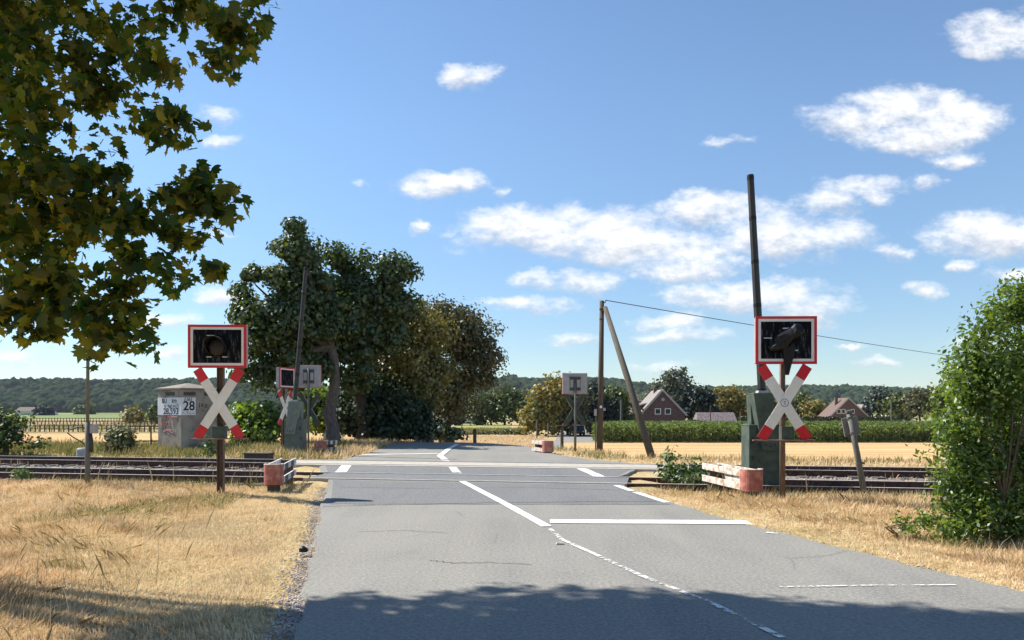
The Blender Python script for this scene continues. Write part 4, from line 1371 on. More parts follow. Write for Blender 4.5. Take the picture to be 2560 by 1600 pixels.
for i, (x, y, Y, r_, lm, lab) in enumerate((
        (2200, 1010, 215, 34, 'far_dark', 'dark tree right of the far brown gable house'), (2240, 1020, 200, 34, 'far_green', 'green tree in front of the dark one near the far gable house'),
        (2300, 1005, 190, 40, 'far_olive', 'broad olive tree by the tall shrub at right'), (2360, 1000, 185, 40, 'far_green', 'green tree half behind the tall shrub at right'),
        (2035, 1025, 220, 22, 'far_yellow', 'small pale bush left of the far brown gable house'), (2000, 1015, 230, 28, 'far_green', 'green tree behind the right crossing sign'),
        (1960, 1020, 225, 26, 'far_olive', 'olive tree behind the arms of the right cross'), (1905, 1020, 215, 26, 'far_dark', 'dark tree behind the right barrier cabinet'),
        (392, 1034, 205, 15, 'far_green', 'small round green tree at the left edge of the hut'), (335, 1040, 215, 14, 'far_yellow', 'pale bush at the paddock fences'),
        (112, 1030, 520, 9, 'far_dark', 'tiny dark tree in front of the wooded hill'), (215, 1028, 640, 10, 'far_green', 'tiny green tree below the wooded hill near the thin pole'),
        (760, 1026, 420, 26, 'far_green', 'green tree far behind the left barrier'), (640, 1028, 500, 16, 'far_green', 'tiny green tree far behind the left crossing sign'),
        (1140, 1040, 185, 16, 'far_dark', 'dark bush beside the white gabled house'), (1390, 1040, 260, 30, 'far_dark', 'dark tree far behind the grey signal back'))):
    far_tree('distant_tree', lab, x, y, Y, [lobe(x, y - r_ * .5, r_ * .7, Y), lobe(x - r_ * .5, y, r_ * .75, Y), lobe(x + r_ * .5, y + r_ * .1, r_ * .75, Y), lobe(x, y + r_ * .45, r_, Y, r_ * .6)],
             L[lm], 1300, .5 * Y / 150, 200 + i, cs=.9 * Y / 190)
# scrub line along the pasture
for i, (x, y, Y, r_) in enumerate(((1130, 1086, 118, 12), (1165, 1088, 117, 13), (1205, 1087, 118, 12), (1240, 1086, 118, 13), (1275, 1082, 119, 16), (1305, 1086, 117, 14))):
    far_tree('scrub_bush', 'low brownish scrub bush along the front of the pasture', x, y + 4, Y, [lobe(x, y, r_, Y, 7), lobe(x - 14, y + 3, 12, Y, 6), lobe(x + 12, y + 2, 12, Y, 7)],
             L['far_olive'], 420, .35, 240 + i, cs=.3, cat='bush', trunk='stem', tr=.06, group='scrub line in front of the pasture')


# trimmed hedges in front of the far houses
def hedge(label, x0, x1, ytop, Y, n, seed):
    rg = np.random.default_rng(seed)
    a, b = P(x0, ytop, Y), P(x1, ytop, Y)
    h = a.z - ZL
    root = empty('hedge', (a.x, Y, ZL), label, 'hedge')
    mb = MB()
    mb.box(((b.x - a.x) / 2, 0, h / 2 - .1), (b.x - a.x - .2, .9, h - .2))
    mb.build('inner_branches', M['twig'], root)
    pos = np.stack([rg.uniform(0, b.x - a.x, n), rg.uniform(-.6, .6, n), rg.uniform(0.1, 1, n) ** .7 * h], -1)
    leaves('foliage', pos, .3 * rg.uniform(.7, 1.2, n), BIG5, L['dark'], root, seed=seed)


hedge('long trimmed dark hedge in front of the far gable house', 1985, 2245, 1042, 128, 3500, 301)
hedge('short dark hedge between the barn roof and the right barrier', 1848, 1900, 1041, 130, 900, 302)
hedge('low dark hedge between brick house and barn', 1715, 1748, 1050, 124, 500, 303)


# ------------------------------------------------------------------ houses
def gable_house(name, label, x_left, x_right, apex, y_eave, Y, depth, wallm, roofm, z0=ZL, wins=(), over=.35, chimney=None, group=None, rz=0.0, thick=.22, apexx=None):
    k_ = Y / FPX
    xl, xr = (x_left - 1280) * k_, (x_right - 1280) * k_
    ez = EYE - (y_eave - HOR) * k_ - z0
    az = EYE - (apex - HOR) * k_ - z0
    w_ = xr - xl
    root = empty(name, ((xl + xr) / 2, Y, z0), label, 'house', group, rz)
    ax = 0.0 if apexx is None else (apexx - 1280) * k_ - (xl + xr) / 2
    mb = MB()
    mb.prism([(-w_ / 2, -.1), (w_ / 2, -.1), (w_ / 2, ez), (ax, az), (-w_ / 2, ez)], 0, depth)
    wall = mb.build('wall', wallm, root)
    mb = MB()
    for s in (-1, 1):
        e = Vector((s * w_ / 2, ez))
        t = (e - Vector((ax, az))).normalized()
        nrm = Vector((t.y, -t.x)) * (-s)
        if nrm.y < 0:
            nrm = -nrm
        a0 = Vector((ax, az)) + nrm * .02
        e0 = e + t * over + nrm * .02
        mb.prism([tuple(a0), tuple(e0), tuple(e0 + nrm * thick), tuple(a0 + nrm * thick)] if s > 0 else [tuple(e0), tuple(a0), tuple(a0 + nrm * thick), tuple(e0 + nrm * thick)], -.25, depth + .25)
    roof = mb.build('roof', roofm, root)
    mb = MB()
    for s in (-1, 1):
        e = Vector((s * w_ / 2, ez))
        t = (e - Vector((ax, az))).normalized()
        nrm = Vector((t.y, -t.x)) * (-s)
        if nrm.y < 0:
            nrm = -nrm
        a0 = Vector((ax, az)) - nrm * .10
        e0 = e + t * over - nrm * .10
        mb.prism([tuple(a0), tuple(e0), tuple(e0 + nrm * .30), tuple(a0 + nrm * .30)], -.30, -.252)
    mb.build('verge_board', M['fascia'], root)
    for (wx0, wx1, wy0, wy1) in wins:
        cx, cz = ((wx0 + wx1) / 2 - 1280) * k_ - (xl + xr) / 2, EYE - ((wy0 + wy1) / 2 - HOR) * k_ - z0
        ww, wh = (wx1 - wx0) * k_, (wy1 - wy0) * k_
        fb = .11
        mb = MB()
        for sx in (-1, 1):
            mb.box((cx + sx * (ww / 2 - fb / 2), -.03, cz), (fb, .08, wh))
        for sz in (-1, 1):
            mb.box((cx, -.03, cz + sz * (wh / 2 - fb / 2)), (ww - 2 * fb, .08, fb))
        f = mb.build('window', M['frame_white'], root)
        mb = MB()
        mb.box((cx, -.012, cz), (ww - 2 * fb, .03, wh - 2 * fb))
        mb.build('pane', M['glass'], f)
    if chimney:
        cx = (chimney[0] - 1280) * k_ - (xl + xr) / 2
        cz = EYE - (chimney[1] - HOR) * k_ - z0
        mb = MB()
        mb.box((cx, depth * .45, cz - 1.2), (.7, .6, 2.4))
        mb.box((cx, depth * .45, cz + .04), (.82, .72, .1))
        mb.build('chimney', M['brick'], roof)
    return root


h = gable_house('brick_house', 'dark red brick house with steep grey roof behind the maize', 1602, 1713, 976, 1036, 130, 9, M['brick'], M['tile_grey'],
                wins=((1637, 1652, 1021, 1036), (1662, 1677, 1021, 1036), (1660, 1676, 1053, 1066), (1684, 1691, 1054, 1066)), apexx=1656, chimney=(1650, 970))
k_ = 130 / FPX
mb = MB()                                   # dormer on the left roof slope
mb.prism([(-4.3, 3.1), (-1.6, 3.1), (-1.6, 5.0), (-4.3, 4.2)], 2.2, 6.5)
dm = mb.build('dormer', M['brick'], h)
mb = MB()
mb.prism([(-4.8, 4.1), (-1.2, 5.15), (-1.2, 5.35), (-4.8, 4.3)], 1.9, 6.8)
mb.build('dormer_roof', M['tile_red'], dm)
mb = MB()                                   # round mark in the gable
mb.tube([(-.0, -.03, 5.6), (0, .02, 5.6)], .28, 16)
mb.build('gable_vent', M['fascia'], h)
# annex at the left of the brick house
e = empty('annex', P(1582, 1066, 131) * 1.0, 'small white annex with grey roof at left of the brick house', 'building')
e.location.z = ZL
mb = MB()
mb.box((0, 1.5, 1.1), (1.5, 3, 2.2))
mb.build('wall', M['plaster'], e)
mb = MB()
mb.prism([(-1.0, 2.2), (1.1, 2.2), (.9, 3.1), (.4, 3.1)], -.4, 3.3)
mb.build('roof', M['tile_grey'], e)
# barn with a long tiled roof facing the camera
e = empty('barn', (P(1797, 1070, 124).x, 124, ZL), 'low barn whose long pinkish tiled roof shows above the maize', 'barn')
k_ = 124 / FPX
bw = (1848 - 1745) * k_
mb = MB()
mb.box((0, 2.6, .55), (bw - .6, 4.8, 1.3))
mb.build('wall', M['brick'], e)
zt = EYE - (1031 - HOR) * k_ - ZL
mb = MB()
mb.hexa([(-bw / 2, -.2, 1.05), (bw / 2, -.2, 1.05), (bw / 2, 5.4, 1.05), (-bw / 2, 5.4, 1.05)], [(-bw / 2 + .3, 2.4, zt), (bw / 2 - .25, 2.4, zt), (bw / 2 - .25, 2.8, zt), (-bw / 2 + .3, 2.8, zt)])
mb.build('roof', M['tile_pink'], e)
gable_house('gable_house', 'far brown gable house with red roof above the long hedge', 2078, 2166, 996, 1038, 200, 7, M['brick'], M['tile_red'],
            wins=((2092, 2102, 1023, 1034), (2104, 2113, 1023, 1034), (2128, 2136, 1023, 1034)), apexx=2121, chimney=(2103, 993), over=.8)
gable_house('gable_house', 'far dark house beside the brown gable house, partly hidden by it', 2148, 2178, 1012, 1030, 215, 10, M['brick'], M['tile_grey'], apexx=2160)
gable_house('gable_house', 'far white gable peak among trees by the tall shrub', 2238, 2282, 994, 1022, 226, 10, M['plaster'], M['tile_grey'], apexx=2264, chimney=(2252, 1000))
gable_house('gable_house', 'far white gabled house with low pink roof behind the pasture', 1158, 1180, 1017, 1034, 205, 16, M['plaster'], M['tile_red'], wins=((1168, 1173, 1042, 1054),), apexx=1174)
e = empty('farm_building', (P(1115, 1060, 208).x, 208, ZL), 'long low pink roofed building left of the far white gable', 'building')
k_ = 208 / FPX
mb = MB()
mb.box((0, 3, 1.2), (88 * k_, 6, 2.6))
mb.build('wall', M['plaster'], e)
mb = MB()
mb.hexa([(-45 * k_, -.4, 2.45), (45 * k_, -.4, 2.45), (45 * k_, 6.4, 2.45), (-45 * k_, 6.4, 2.45)], [(-43 * k_, 2.9, 4.4), (43 * k_, 2.9, 4.4), (43 * k_, 3.1, 4.4), (-43 * k_, 3.1, 4.4)])
mb.build('roof', M['tile_red'], e)
e = empty('farm_building', (P(1570, 1040, 175).x, 175, ZL), 'pale far building with tiled roof behind the leaning strut', 'building')
k_ = 175 / FPX
mb = MB()
mb.box((0, 4, 2.4), (60 * k_, 8, 5.0))
mb.build('wall', M['plaster'], e)
mb = MB()
mb.hexa([(-33 * k_, -.5, 4.85), (33 * k_, -.5, 4.85), (33 * k_, 8.5, 4.85), (-33 * k_, 8.5, 4.85)], [(-30 * k_, 3.9, 8.4), (30 * k_, 3.9, 7.6), (30 * k_, 4.1, 7.6), (-30 * k_, 4.1, 8.4)])
mb.build('roof', M['tile_red'], e)
# low pale building far left below the hill
e = empty('farm_building', (P(85, 1034, 560).x, 560, ZL), 'tiny low farm building below the wooded hill at far left', 'building')
mb = MB()
mb.box((0, 4, 1.5), (26, 8, 3))
mb.build('wall', M['plaster'], e)
mb = MB()
mb.hexa([(-14, -1, 3), (14, -1, 3), (14, 9, 3), (-14, 9, 3)], [(-13, 3.8, 6), (13, 3.8, 6), (13, 4.2, 6), (-13, 4.2, 6)])
mb.build('roof', M['tile_red'], e)


# paddock fences on the left plain
def paddock(label, x0, x1, Y, h_, step, seed, rails=(.45, .9)):
    rg = np.random.default_rng(seed)
    a = (x0 - 1280) * Y / FPX
    b = (x1 - 1280) * Y / FPX
    root = empty('paddock_fence', (a, Y, ZL), label, 'fence', 'paddock fences on the plain behind the rails')
    mb = MB()
    for r_ in rails:
        mb.box(((b - a) / 2, 0, h_ * r_), (b - a, .05, .11))
    mb.build('rail', M['wood_dark'], root)
    n = min(100, int((b - a) / step))
    first = None
    for i in range(n + 1):
        if first is None:
            mb = MB()
            mb.box((0, .06, h_ / 2 + .03), (.16, .14, h_ + .1))
            first = o = mb.build('post', M['wood_dark'], root)
        else:
            o = first.copy()
            COL.objects.link(o)
        o.location = ((b - a) * i / n, 0, rg.uniform(-.08, .04))


paddock('farthest paddock fence with many dark posts below the hill', 40, 470, 232, 1.35, .9, 1)
paddock('middle paddock fence with dark posts behind the orange stubble', 30, 470, 178, 1.15, .85, 2)
paddock('nearest paddock fence at the back of the orange stubble', 40, 480, 131, 1.2, .8, 3)
xy = sample_xy(9000, -110, -55, 124, 240, lambda x, y: (np.abs(y - 131) < 3) | (np.abs(y - 178) < 6) | (clump_noise(x, y, .1, 1) > .3), 31)
blades('meadow_grass', xy, np.full(len(xy), -2.2), np.full(len(xy), .7), .12, .3, L['grass_green'], 'tall dry meadow grass between the paddock fences', 32)
xy = sample_xy(9000, -22, 2, 122, 135, lambda x, y: x > -23, 33)
blades('meadow_grass', xy, np.full(len(xy), -2.2), np.full(len(xy), .8), .1, .35, L['grass_green'], 'rough greenish grass at the front of the pasture', 34)

# ------------------------------------------------------------------ concrete relay hut with painted boards and graffiti
def text_mesh(s, size, loc, rot, material, parent, name='lettering', offset=0.0, extrude=.003, shear=0.0, sx=1.0):
    cu = bpy.data.curves.new(name, 'FONT')
    cu.body = s
    cu.size = size
    cu.extrude = extrude
    cu.offset = offset
    cu.shear = shear
    cu.align_x = 'CENTER'
    cu.align_y = 'CENTER'
    tmp = bpy.data.objects.new(name, cu)
    COL.objects.link(tmp)
    dg = bpy.context.evaluated_depsgraph_get()
    me = bpy.data.meshes.new_from_object(tmp.evaluated_get(dg))
    bpy.data.objects.remove(tmp)
    bpy.data.curves.remove(cu)
    me.materials.clear()
    o = link_mesh(name, me, material, parent)
    o.location = loc
    o.rotation_euler = rot
    o.scale = (sx, 1, 1)
    return o


def strokes(mb, lines, r, y):
    for ln in lines:
        mb.tube([(a, y, b) for a, b in ln], r, 5)


HUT_A = R(56)
S_ = 1.62
H_ = 2.52
cpos = G(453, 1126, 0.0)                      # front corner
nl = Vector((-math.cos(HUT_A), -math.sin(HUT_A), 0))   # outward normal of the lit left wall
nr_ = Vector((math.sin(HUT_A), -math.cos(HUT_A), 0))   # outward normal of the shaded right wall
center = Vector((cpos.x, cpos.y, -.1)) - (nl + nr_) * (S_ / 2)
hut = empty('concrete_hut', center, 'small grey concrete relay hut with white 28 board and red graffiti', 'hut', None, 0)
hut.rotation_euler = (0, 0, math.atan2(nr_.y, nr_.x) + math.pi / 2)   # local -Y is the right wall, local -X the left wall
mb = MB()
mb.box((0, 0, H_ / 2), (S_, S_, H_))
mb.build('wall', M['concrete'], hut, bevel=.015)
mb = MB()
mb.box((0, 0, H_ + .03), (S_ + .18, S_ + .18, .06))
o_ = S_ / 2 + .09
mb.hexa([(-o_, -o_, H_ + .06), (o_, -o_, H_ + .06), (o_, o_, H_ + .06), (-o_, o_, H_ + .06)], [(-.03, -.03, H_ + .28), (.03, -.03, H_ + .28), (.03, .03, H_ + .28), (-.03, .03, H_ + .28)])
mb.build('roof', M['hut_roof'], hut)
for (x, y, dx_, dy_) in ((-S_ / 2, -.05, .03, .62), (-.45, -S_ / 2, .5, .03), (.4, -S_ / 2, .4, .03)):
    mb = MB()
    mb.box((x, y, H_ - .17), (dx_, dy_, .14))
    for q_ in range(3):
        mb.box((x, y, H_ - .21 + q_ * .045), (dx_ + .02, dy_ + .02, .012))
    mb.build('vent', M['vent'], hut)
zb = H_ - .67
mb = MB()
mb.box((-S_ / 2 - .006, -.003, zb), (.012, S_ + .006, .70))
lb = mb.build('board', M['board'], hut)
mb = MB()
mb.box((-S_ / 2 + .31 + .0, -S_ / 2 - .006, zb), (.64, .012, .70))
rb = mb.build('board', M['board'], hut)
# left wall faces local -X : text x axis runs along local -Y
rotL = (R(90), 0, R(-90))
rotR = (R(90), 0, 0)
xL = -S_ / 2 - .0145
text_mesh('BÜ', .27, (xL, .33, zb + .21), rotL, M['ink'], lb, offset=.004)
text_mesh('km', .27, (xL, -.36, zb + .22), rotL, M['ink'], lb, offset=.004)
text_mesh('28,593', .34, (xL, -.12, zb - .21), rotL, M['ink'], lb, offset=.004, sx=1.15)
mb = MB()
for ln in ([(.1, -.02), (.05, .05), (.0, -.06), (-.08, .04), (-.12, -.07), (-.2, .06)], [(-.28, -.06), (-.34, .05), (-.42, -.05), (-.5, .06), (-.52, -.1)], [(-.6, .12), (-.64, -.12)], [(.35, -.02), (.28, .06), (.22, -.08)]):
    mb.tube([(xL, a, zb + b) for a, b in ln], .014, 5)
mb.build('lettering', M['ink'], lb)
yR = -S_ / 2 - .0145
text_mesh('1161', .19, (-S_ / 2 + .28, yR, zb + .27), rotR, M['ink'], rb, offset=.004, shear=.25)
text_mesh('28', .52, (-S_ / 2 + .33, yR, zb + .0), rotR, M['ink'], rb, offset=.008)
mb = MB()
strokes(mb, [[(-.78, zb - .30), (-.72, zb - .24), (-.68, zb - .30)], [(-.6, zb - .22), (-.5, zb - .22)], [(-.55, zb - .22), (-.55, zb - .33)], [(-.47, zb - .32), (-.44, zb - .22), (-.41, zb - .32)],
             [(-.36, zb - .26), (-.31, zb - .31), (-.27, zb - .25), (-.22, zb - .31)]], .009, yR)
mb.build('lettering', M['ink_faint'], rb)
# red spray tag on the lit wall
mb = MB()
zt_ = zb - .60
for ln in ([(.55, .2), (.5, -.2), (.53, -.28)], [(.55, -.03), (.38, .17)], [(.5, .0), (.36, -.17)], [(.33, -.18), (.22, .23), (.12, -.18)], [(.3, -.05), (.13, -.04)], [(-.02, .16), (.08, .2), (.1, .08), (-.02, .0), (-.06, -.14), (.05, -.2)],
           [(-.1, .17), (-.55, .17), (-.57, -.02)], [(-.28, .17), (-.30, -.2)], [(-.42, .15), (-.42, -.1)], [(.42, -.42), (.1, -.38), (-.25, -.47), (-.34, -.42)], [(.2, .36), (-.05, .34)], [(.12, -.5), (.02, -.52)], [(.3, -.2), (.3, -.36), (-.15, -.36)]):
    mb.tube([(-S_ / 2 - .002, a, zt_ + b) for a, b in ln], .016, 5)
mb.build('graffiti', M['spray'], hut)
mb = MB()
strokes(mb, [[(-.02, zb - .05), (.0, zb + .12)], [(.07, zb - .03), (.07, zb + .12), (.14, zb - .02), (.15, zb + .13)], [(.25, zb + .06), (.3, zb + .1), (.34, zb + .02), (.28, zb - .06), (.23, zb), (.27, zb + .09)], [(.1, zb - .16), (.16, zb - .2)]], .014, -S_ / 2 - .001)
mb.build('graffiti', M['ink'], hut)

# pipe railing left of the hut
a, b = G(296, 1121), G(398, 1121)
root = empty('pipe_railing', (a.x, a.y, -.1), 'thin rusty pipe railing left of the concrete hut', 'railing')
w_ = b.x - a.x + .3
mb = MB()
for z_ in (1.02, .40):
    mb.tube([(-.12 if z_ > .9 else .1, 0, z_), (w_, .4, z_)], .03, 8)
mb.build('rail', M['iron'], root)
for x in (.0, w_ * .62):
    mb = MB()
    mb.tube([(x, .4 * x / w_, 0), (x, .4 * x / w_, 1.02)], .032, 8)
    mb.build('post', M['iron'], root)


# ------------------------------------------------------------------ crossing signals (light box above a red and white St Andrew's cross)
def cross_pieces(mbW, mbR, L_, W_, y, tilt, tip):
    for s in (-1, 1):
        rot = Matrix.Rotation(s * tilt, 4, 'Y')
        off = y - (.012 if s > 0 else 0)
        mid = L_ / 2 - tip
        mbW.box((0, off, 0), (W_, .010, 2 * mid), rot=rot.to_3x3())
        for e_ in (-1, 1):
            c = rot @ Vector((0, 0, e_ * (mid + tip / 2)))
            mbR.append(MB())
            mbR[-1].box((c.x, off, c.z), (W_, .010, tip), rot=rot.to_3x3())


def make_signal(name, label, base, rz, postm, box_c, box_w, box_h, cross_c, arm=1.56, aw=.18, tilt=R(32), postw=.10, round_post=False, shelf=True, hood='dome', sticker=False, backcol=None, group='light signals with crosses at the crossing', tipf=.33, ztop=None):
    root = empty(name, base, label, 'signal', group, rz)
    pt = ztop or (box_c + box_h * .35)
    mb = MB()
    if round_post:
        mb.tube([(0, 0, -.15), (0, 0, pt)], postw / 2, 12)
    else:
        mb.box((0, .03, pt / 2 - .07), (postw, .012, pt + .15))
        for s in (-1, 1):
            mb.box((s * (postw / 2 - .006), .0, pt / 2 - .07), (.012, postw * .8, pt + .15))
    mb.build('post', postm, root, smooth=round_post)
    # light box
    y0 = -.19
    mb = MB()
    mb.box((0, y0 + .075, box_c), (box_w - .03, .15, box_h - .03))
    bx = mb.build('signal_box', backcol or M['signback'], root, bevel=.008)
    fr = .046
    mb = MB()
    for s in (-1, 1):
        mb.box((s * (box_w / 2 - fr / 2), y0 - .012, box_c), (fr, .035, box_h))
        mb.box((0, y0 - .012, box_c + s * (box_h / 2 - fr / 2)), (box_w - 2 * fr, .035, fr))
    mb.build('red_frame', M['red'], bx)
    f2 = .048
    iw, ih = box_w - 2 * fr, box_h - 2 * fr
    mb = MB()
    for s in (-1, 1):
        mb.box((s * (iw / 2 - f2 / 2), y0 - .010, box_c), (f2, .022, ih))
        mb.box((0, y0 - .010, box_c + s * (ih / 2 - f2 / 2)), (iw - 2 * f2, .022, f2))
    mb.build('white_frame', M['white'], bx)
    mb = MB()
    mb.box((0, y0 - .006, box_c), (iw - 2 * f2, .012, ih - 2 * f2))
    mb.build('black_board', M['black'], bx)
    if hood == 'dome':
        mb = MB()                             # square collar with a projecting hood
        n_ = 20
        for i in range(n_):
            a0, a1 = R(-35) + R(250) * i / n_, R(-35) + R(250) * (i + 1) / n_
            r0, r1 = .185, .20
            q0, q1 = Vector((math.cos(a0), 0, math.sin(a0))), Vector((math.cos(a1), 0, math.sin(a1)))
            l0 = .10 + .22 * max(0, math.sin(a0)) ** .6
            l1 = .10 + .22 * max(0, math.sin(a1)) ** .6
            cc = Vector((.0, y0 - .014, box_c - .01))
            d0, d1 = Vector((0, -l0, -.04 * l0)), Vector((0, -l1, -.04 * l1))
            mb.hexa([cc + q0 * r0, cc + q1 * r0, cc + q1 * r1, cc + q0 * r1], [cc + q0 * r0 + d0, cc + q1 * r0 + d1, cc + q1 * r1 + d1, cc + q0 * r1 + d0])
        hd = mb.build('hood', M['hood'], bx, smooth=False)
        mb = MB()
        mb.tube([(0, y0 - .012, box_c - .01), (0, y0 - .05, box_c - .01), (0, y0 - .065, box_c - .01)], [.175, .165, .12], 24)
        mb.build('lens', M['lens'], bx, smooth=True)
        mb = MB()
        for s in (-1, 1):
            mb.box((s * .15, y0 - .03, box_c - .205), (.09, .04, .016))
        mb.box((-.12, y0 - .03, box_c + .205), (.14, .04, .014))
        mb.build('clip', M['chrome'], bx)
    elif hood == 'bag':
        bm = bmesh.new()                      # black sack pulled over the lamp, sagging to the lower left
        bmesh.ops.create_icosphere(bm, subdivisions=3, radius=1.0)
        rg = random.Random(5)
        for v_ in bm.verts:
            x, y, z = v_.co
            fx = 1 + .12 * math.sin(5 * z + 3 * x) + .08 * math.sin(9 * x)
            nx_ = x * .30 * fx - .10 * (1 - z) * .55
            nz = z * .19 + .11 * x + (.05 if x > .3 else 0)
            v_.co = Vector((nx_ + .03, y * .13 * fx - .05, nz + .02))
        me = bpy.data.meshes.new('lamp_bag')
        bm.to_mesh(me)
        bm.free()
        me.transform(Matrix.Translation((0, y0 - .03, box_c)))
        o = link_mesh('lamp_bag', me, M['hood'], bx)
        mb = MB()
        mb.hexa([(-.02, y0 - .05, box_c - .62), (.04, y0 - .05, box_c - .62), (.04, y0 - .035, box_c - .62), (-.02, y0 - .035, box_c - .62)],
                [(-.08, y0 - .10, box_c - .12), (.15, y0 - .10, box_c - .12), (.15, y0 - .03, box_c - .12), (-.08, y0 - .03, box_c - .12)])
        mb.build('hanging_strap', M['hood'], bx)
        mb = MB()
        mb.box((.08, y0 - .05, box_c + .205), (.30, .05, .02))
        mb.box((-.33, y0 - .05, box_c + .035), (.14, .02, .014))
        mb.box((.14, y0 - .06, box_c - .185), (.10, .04, .018))
        mb.build('clip', M['chrome'], bx)
    # cross
    mbW, mbR = MB(), []
    tip = arm * tipf / 2 + .0
    cross_pieces(mbW, mbR, arm, aw, -.105, tilt, tip)
    cr = mbW.build('cross', M['white'], root)
    cr.location = (0, 0, cross_c)
    for t_ in mbR:
        t_.build('red_tip', M['red'], cr)
    mb = MB()
    for s in (-1, 1):
        rot = Matrix.Rotation(s * tilt, 4, 'Y')
        mb.box((0, -.085 + (.006 if s > 0 else 0), 0), (aw - .01, .008, arm - .01), rot=rot.to_3x3())
    mb.build('cross_back', M['greenback'], cr)
    mb = MB()
    mb.box((0, -.055, 0), (.06, .05, .5))
    mb.build('bracket', M['iron'], cr)
    if sticker:
        mb = MB()
        n_ = 28
        for i in range(n_):
            a0, a1 = 2 * math.pi * i / n_, 2 * math.pi * (i + 1) / n_
            for (r0, r1) in ((.062, .072),):
                pts = [(math.cos(a0) * r0, math.sin(a0) * r0), (math.cos(a1) * r0, math.sin(a1) * r0), (math.cos(a1) * r1, math.sin(a1) * r1), (math.cos(a0) * r1, math.sin(a0) * r1)]
                mb.hexa([(x, -.128, z) for x, z in pts], [(x, -.1245, z) for x, z in pts])
        mb.tube([(-.02, -.126, .02), (.015, -.126, .025), (.02, -.126, .0), (-.01, -.126, -.01)], .006, 5)
        mb.tube([(0, -.126, -.025), (.02, -.126, -.03)], .006, 5)
        mb.build('round_sticker', surf('sticker_blue', [(.08, .14, .28), (.14, .2, .36)], 9, .5), cr)
    if shelf:
        zs = cross_c - arm / 2 * math.cos(tilt) - .02
        mb = MB()
        mb.box((0, -.09, zs), (1.10, .10, .022))
        mb.build('foot_bar', surf('foot_bar_rust', [(.16, .035, .03), (.30, .20, .16)], 5, .7), root)
        mb = MB()
        mb.box((-.02 if not sticker else .07, -.0, zs + .125), (.25 if not sticker else .22, .16, .24))
        mb.build('terminal_box', M['machine'], root, bevel=.008)
    return root


def zpx(y, Y):
    return EYE - (y - HOR) * Y / FPX


def signal_at(name, label, xb, yb, Y, rz, ybox, yc, **kw):
    z0 = float(ground_z((xb - 1280) * Y / FPX, Y))
    base = Vector(((xb - 1280) * Y / FPX, Y, z0))
    return make_signal(name, label, base, rz, kw.pop('postm'), zpx(ybox, Y) - z0, kw.pop('bw'), kw.pop('bh'), zpx(yc, Y) - z0, **kw)


signal_at('crossing_signal', 'nearer left crossing signal with brown lamp lens on a dark brown post', 552, 1230, 14.8, R(3), 868, 1009, postm=M['post_brown'], bw=1.10, bh=.83, postw=.125)
signal_at('crossing_signal', 'right crossing signal with black bag over its lamp and blue sticker on the cross', 1956, 1232, 13.7, R(-2), 853, 1007, postm=M['post_brown'], bw=1.075, bh=.85, postw=.10, round_post=True,
          hood='bag', sticker=True, arm=1.54)
signal_at('crossing_signal', 'far left signal seen edge on behind the grey green barrier machine', 707, 1128, 29.3, R(72), 945, 1020, hood=None, postm=M['post_brown'], bw=1.0, bh=.80, postw=.12, shelf=False, arm=1.5)
signal_at('crossing_signal', 'far left signal turned away, pale grey box back behind the raised boom', 771, 1128, 29.6, R(176), 941, 1023, postm=M['post_grey'], bw=.90, bh=.90, postw=.07, shelf=False, arm=1.5, round_post=True)
signal_at('crossing_signal', 'far right signal turned away, pale grey box back on a thin grey pole', 1438, 1128, 29.8, R(181), 959, 1022, postm=M['post_grey'], bw=1.0, bh=.84, postw=.10, shelf=False, arm=1.5, round_post=True, ztop=2.7)
# fittings on the backs of the two turned signals
for (xb, Y, ybox, rz, bh) in ((771, 29.6, 941, R(176), .9), (1438, 29.8, 959, R(181), .84)):
    for o in [o for o in COL.objects if o.name.startswith('crossing_signal') and abs(o.location.x - (xb - 1280) * Y / FPX) < .02]:
        bc = zpx(ybox, Y) - o.location.z
        bx = [c for c in o.children if c.name.startswith('signal_box')][0]
        mb = MB()
        mb.box((0, -.035, bc), (.42, .02, .46))
        mb.box((0, -.015, bc + .24), (.44, .06, .06))
        mb.box((0, -.015, bc - .24), (.44, .06, .06))
        mb.build('mounting_plate', M['vent'], bx)
        mb = MB()
        mb.box((-.13, -.02, bc), (.12, .012, .30))
        mb.box((.13, -.02, bc), (.12, .012, .30))
        mb.build('rear_cover', M['signback'], bx)


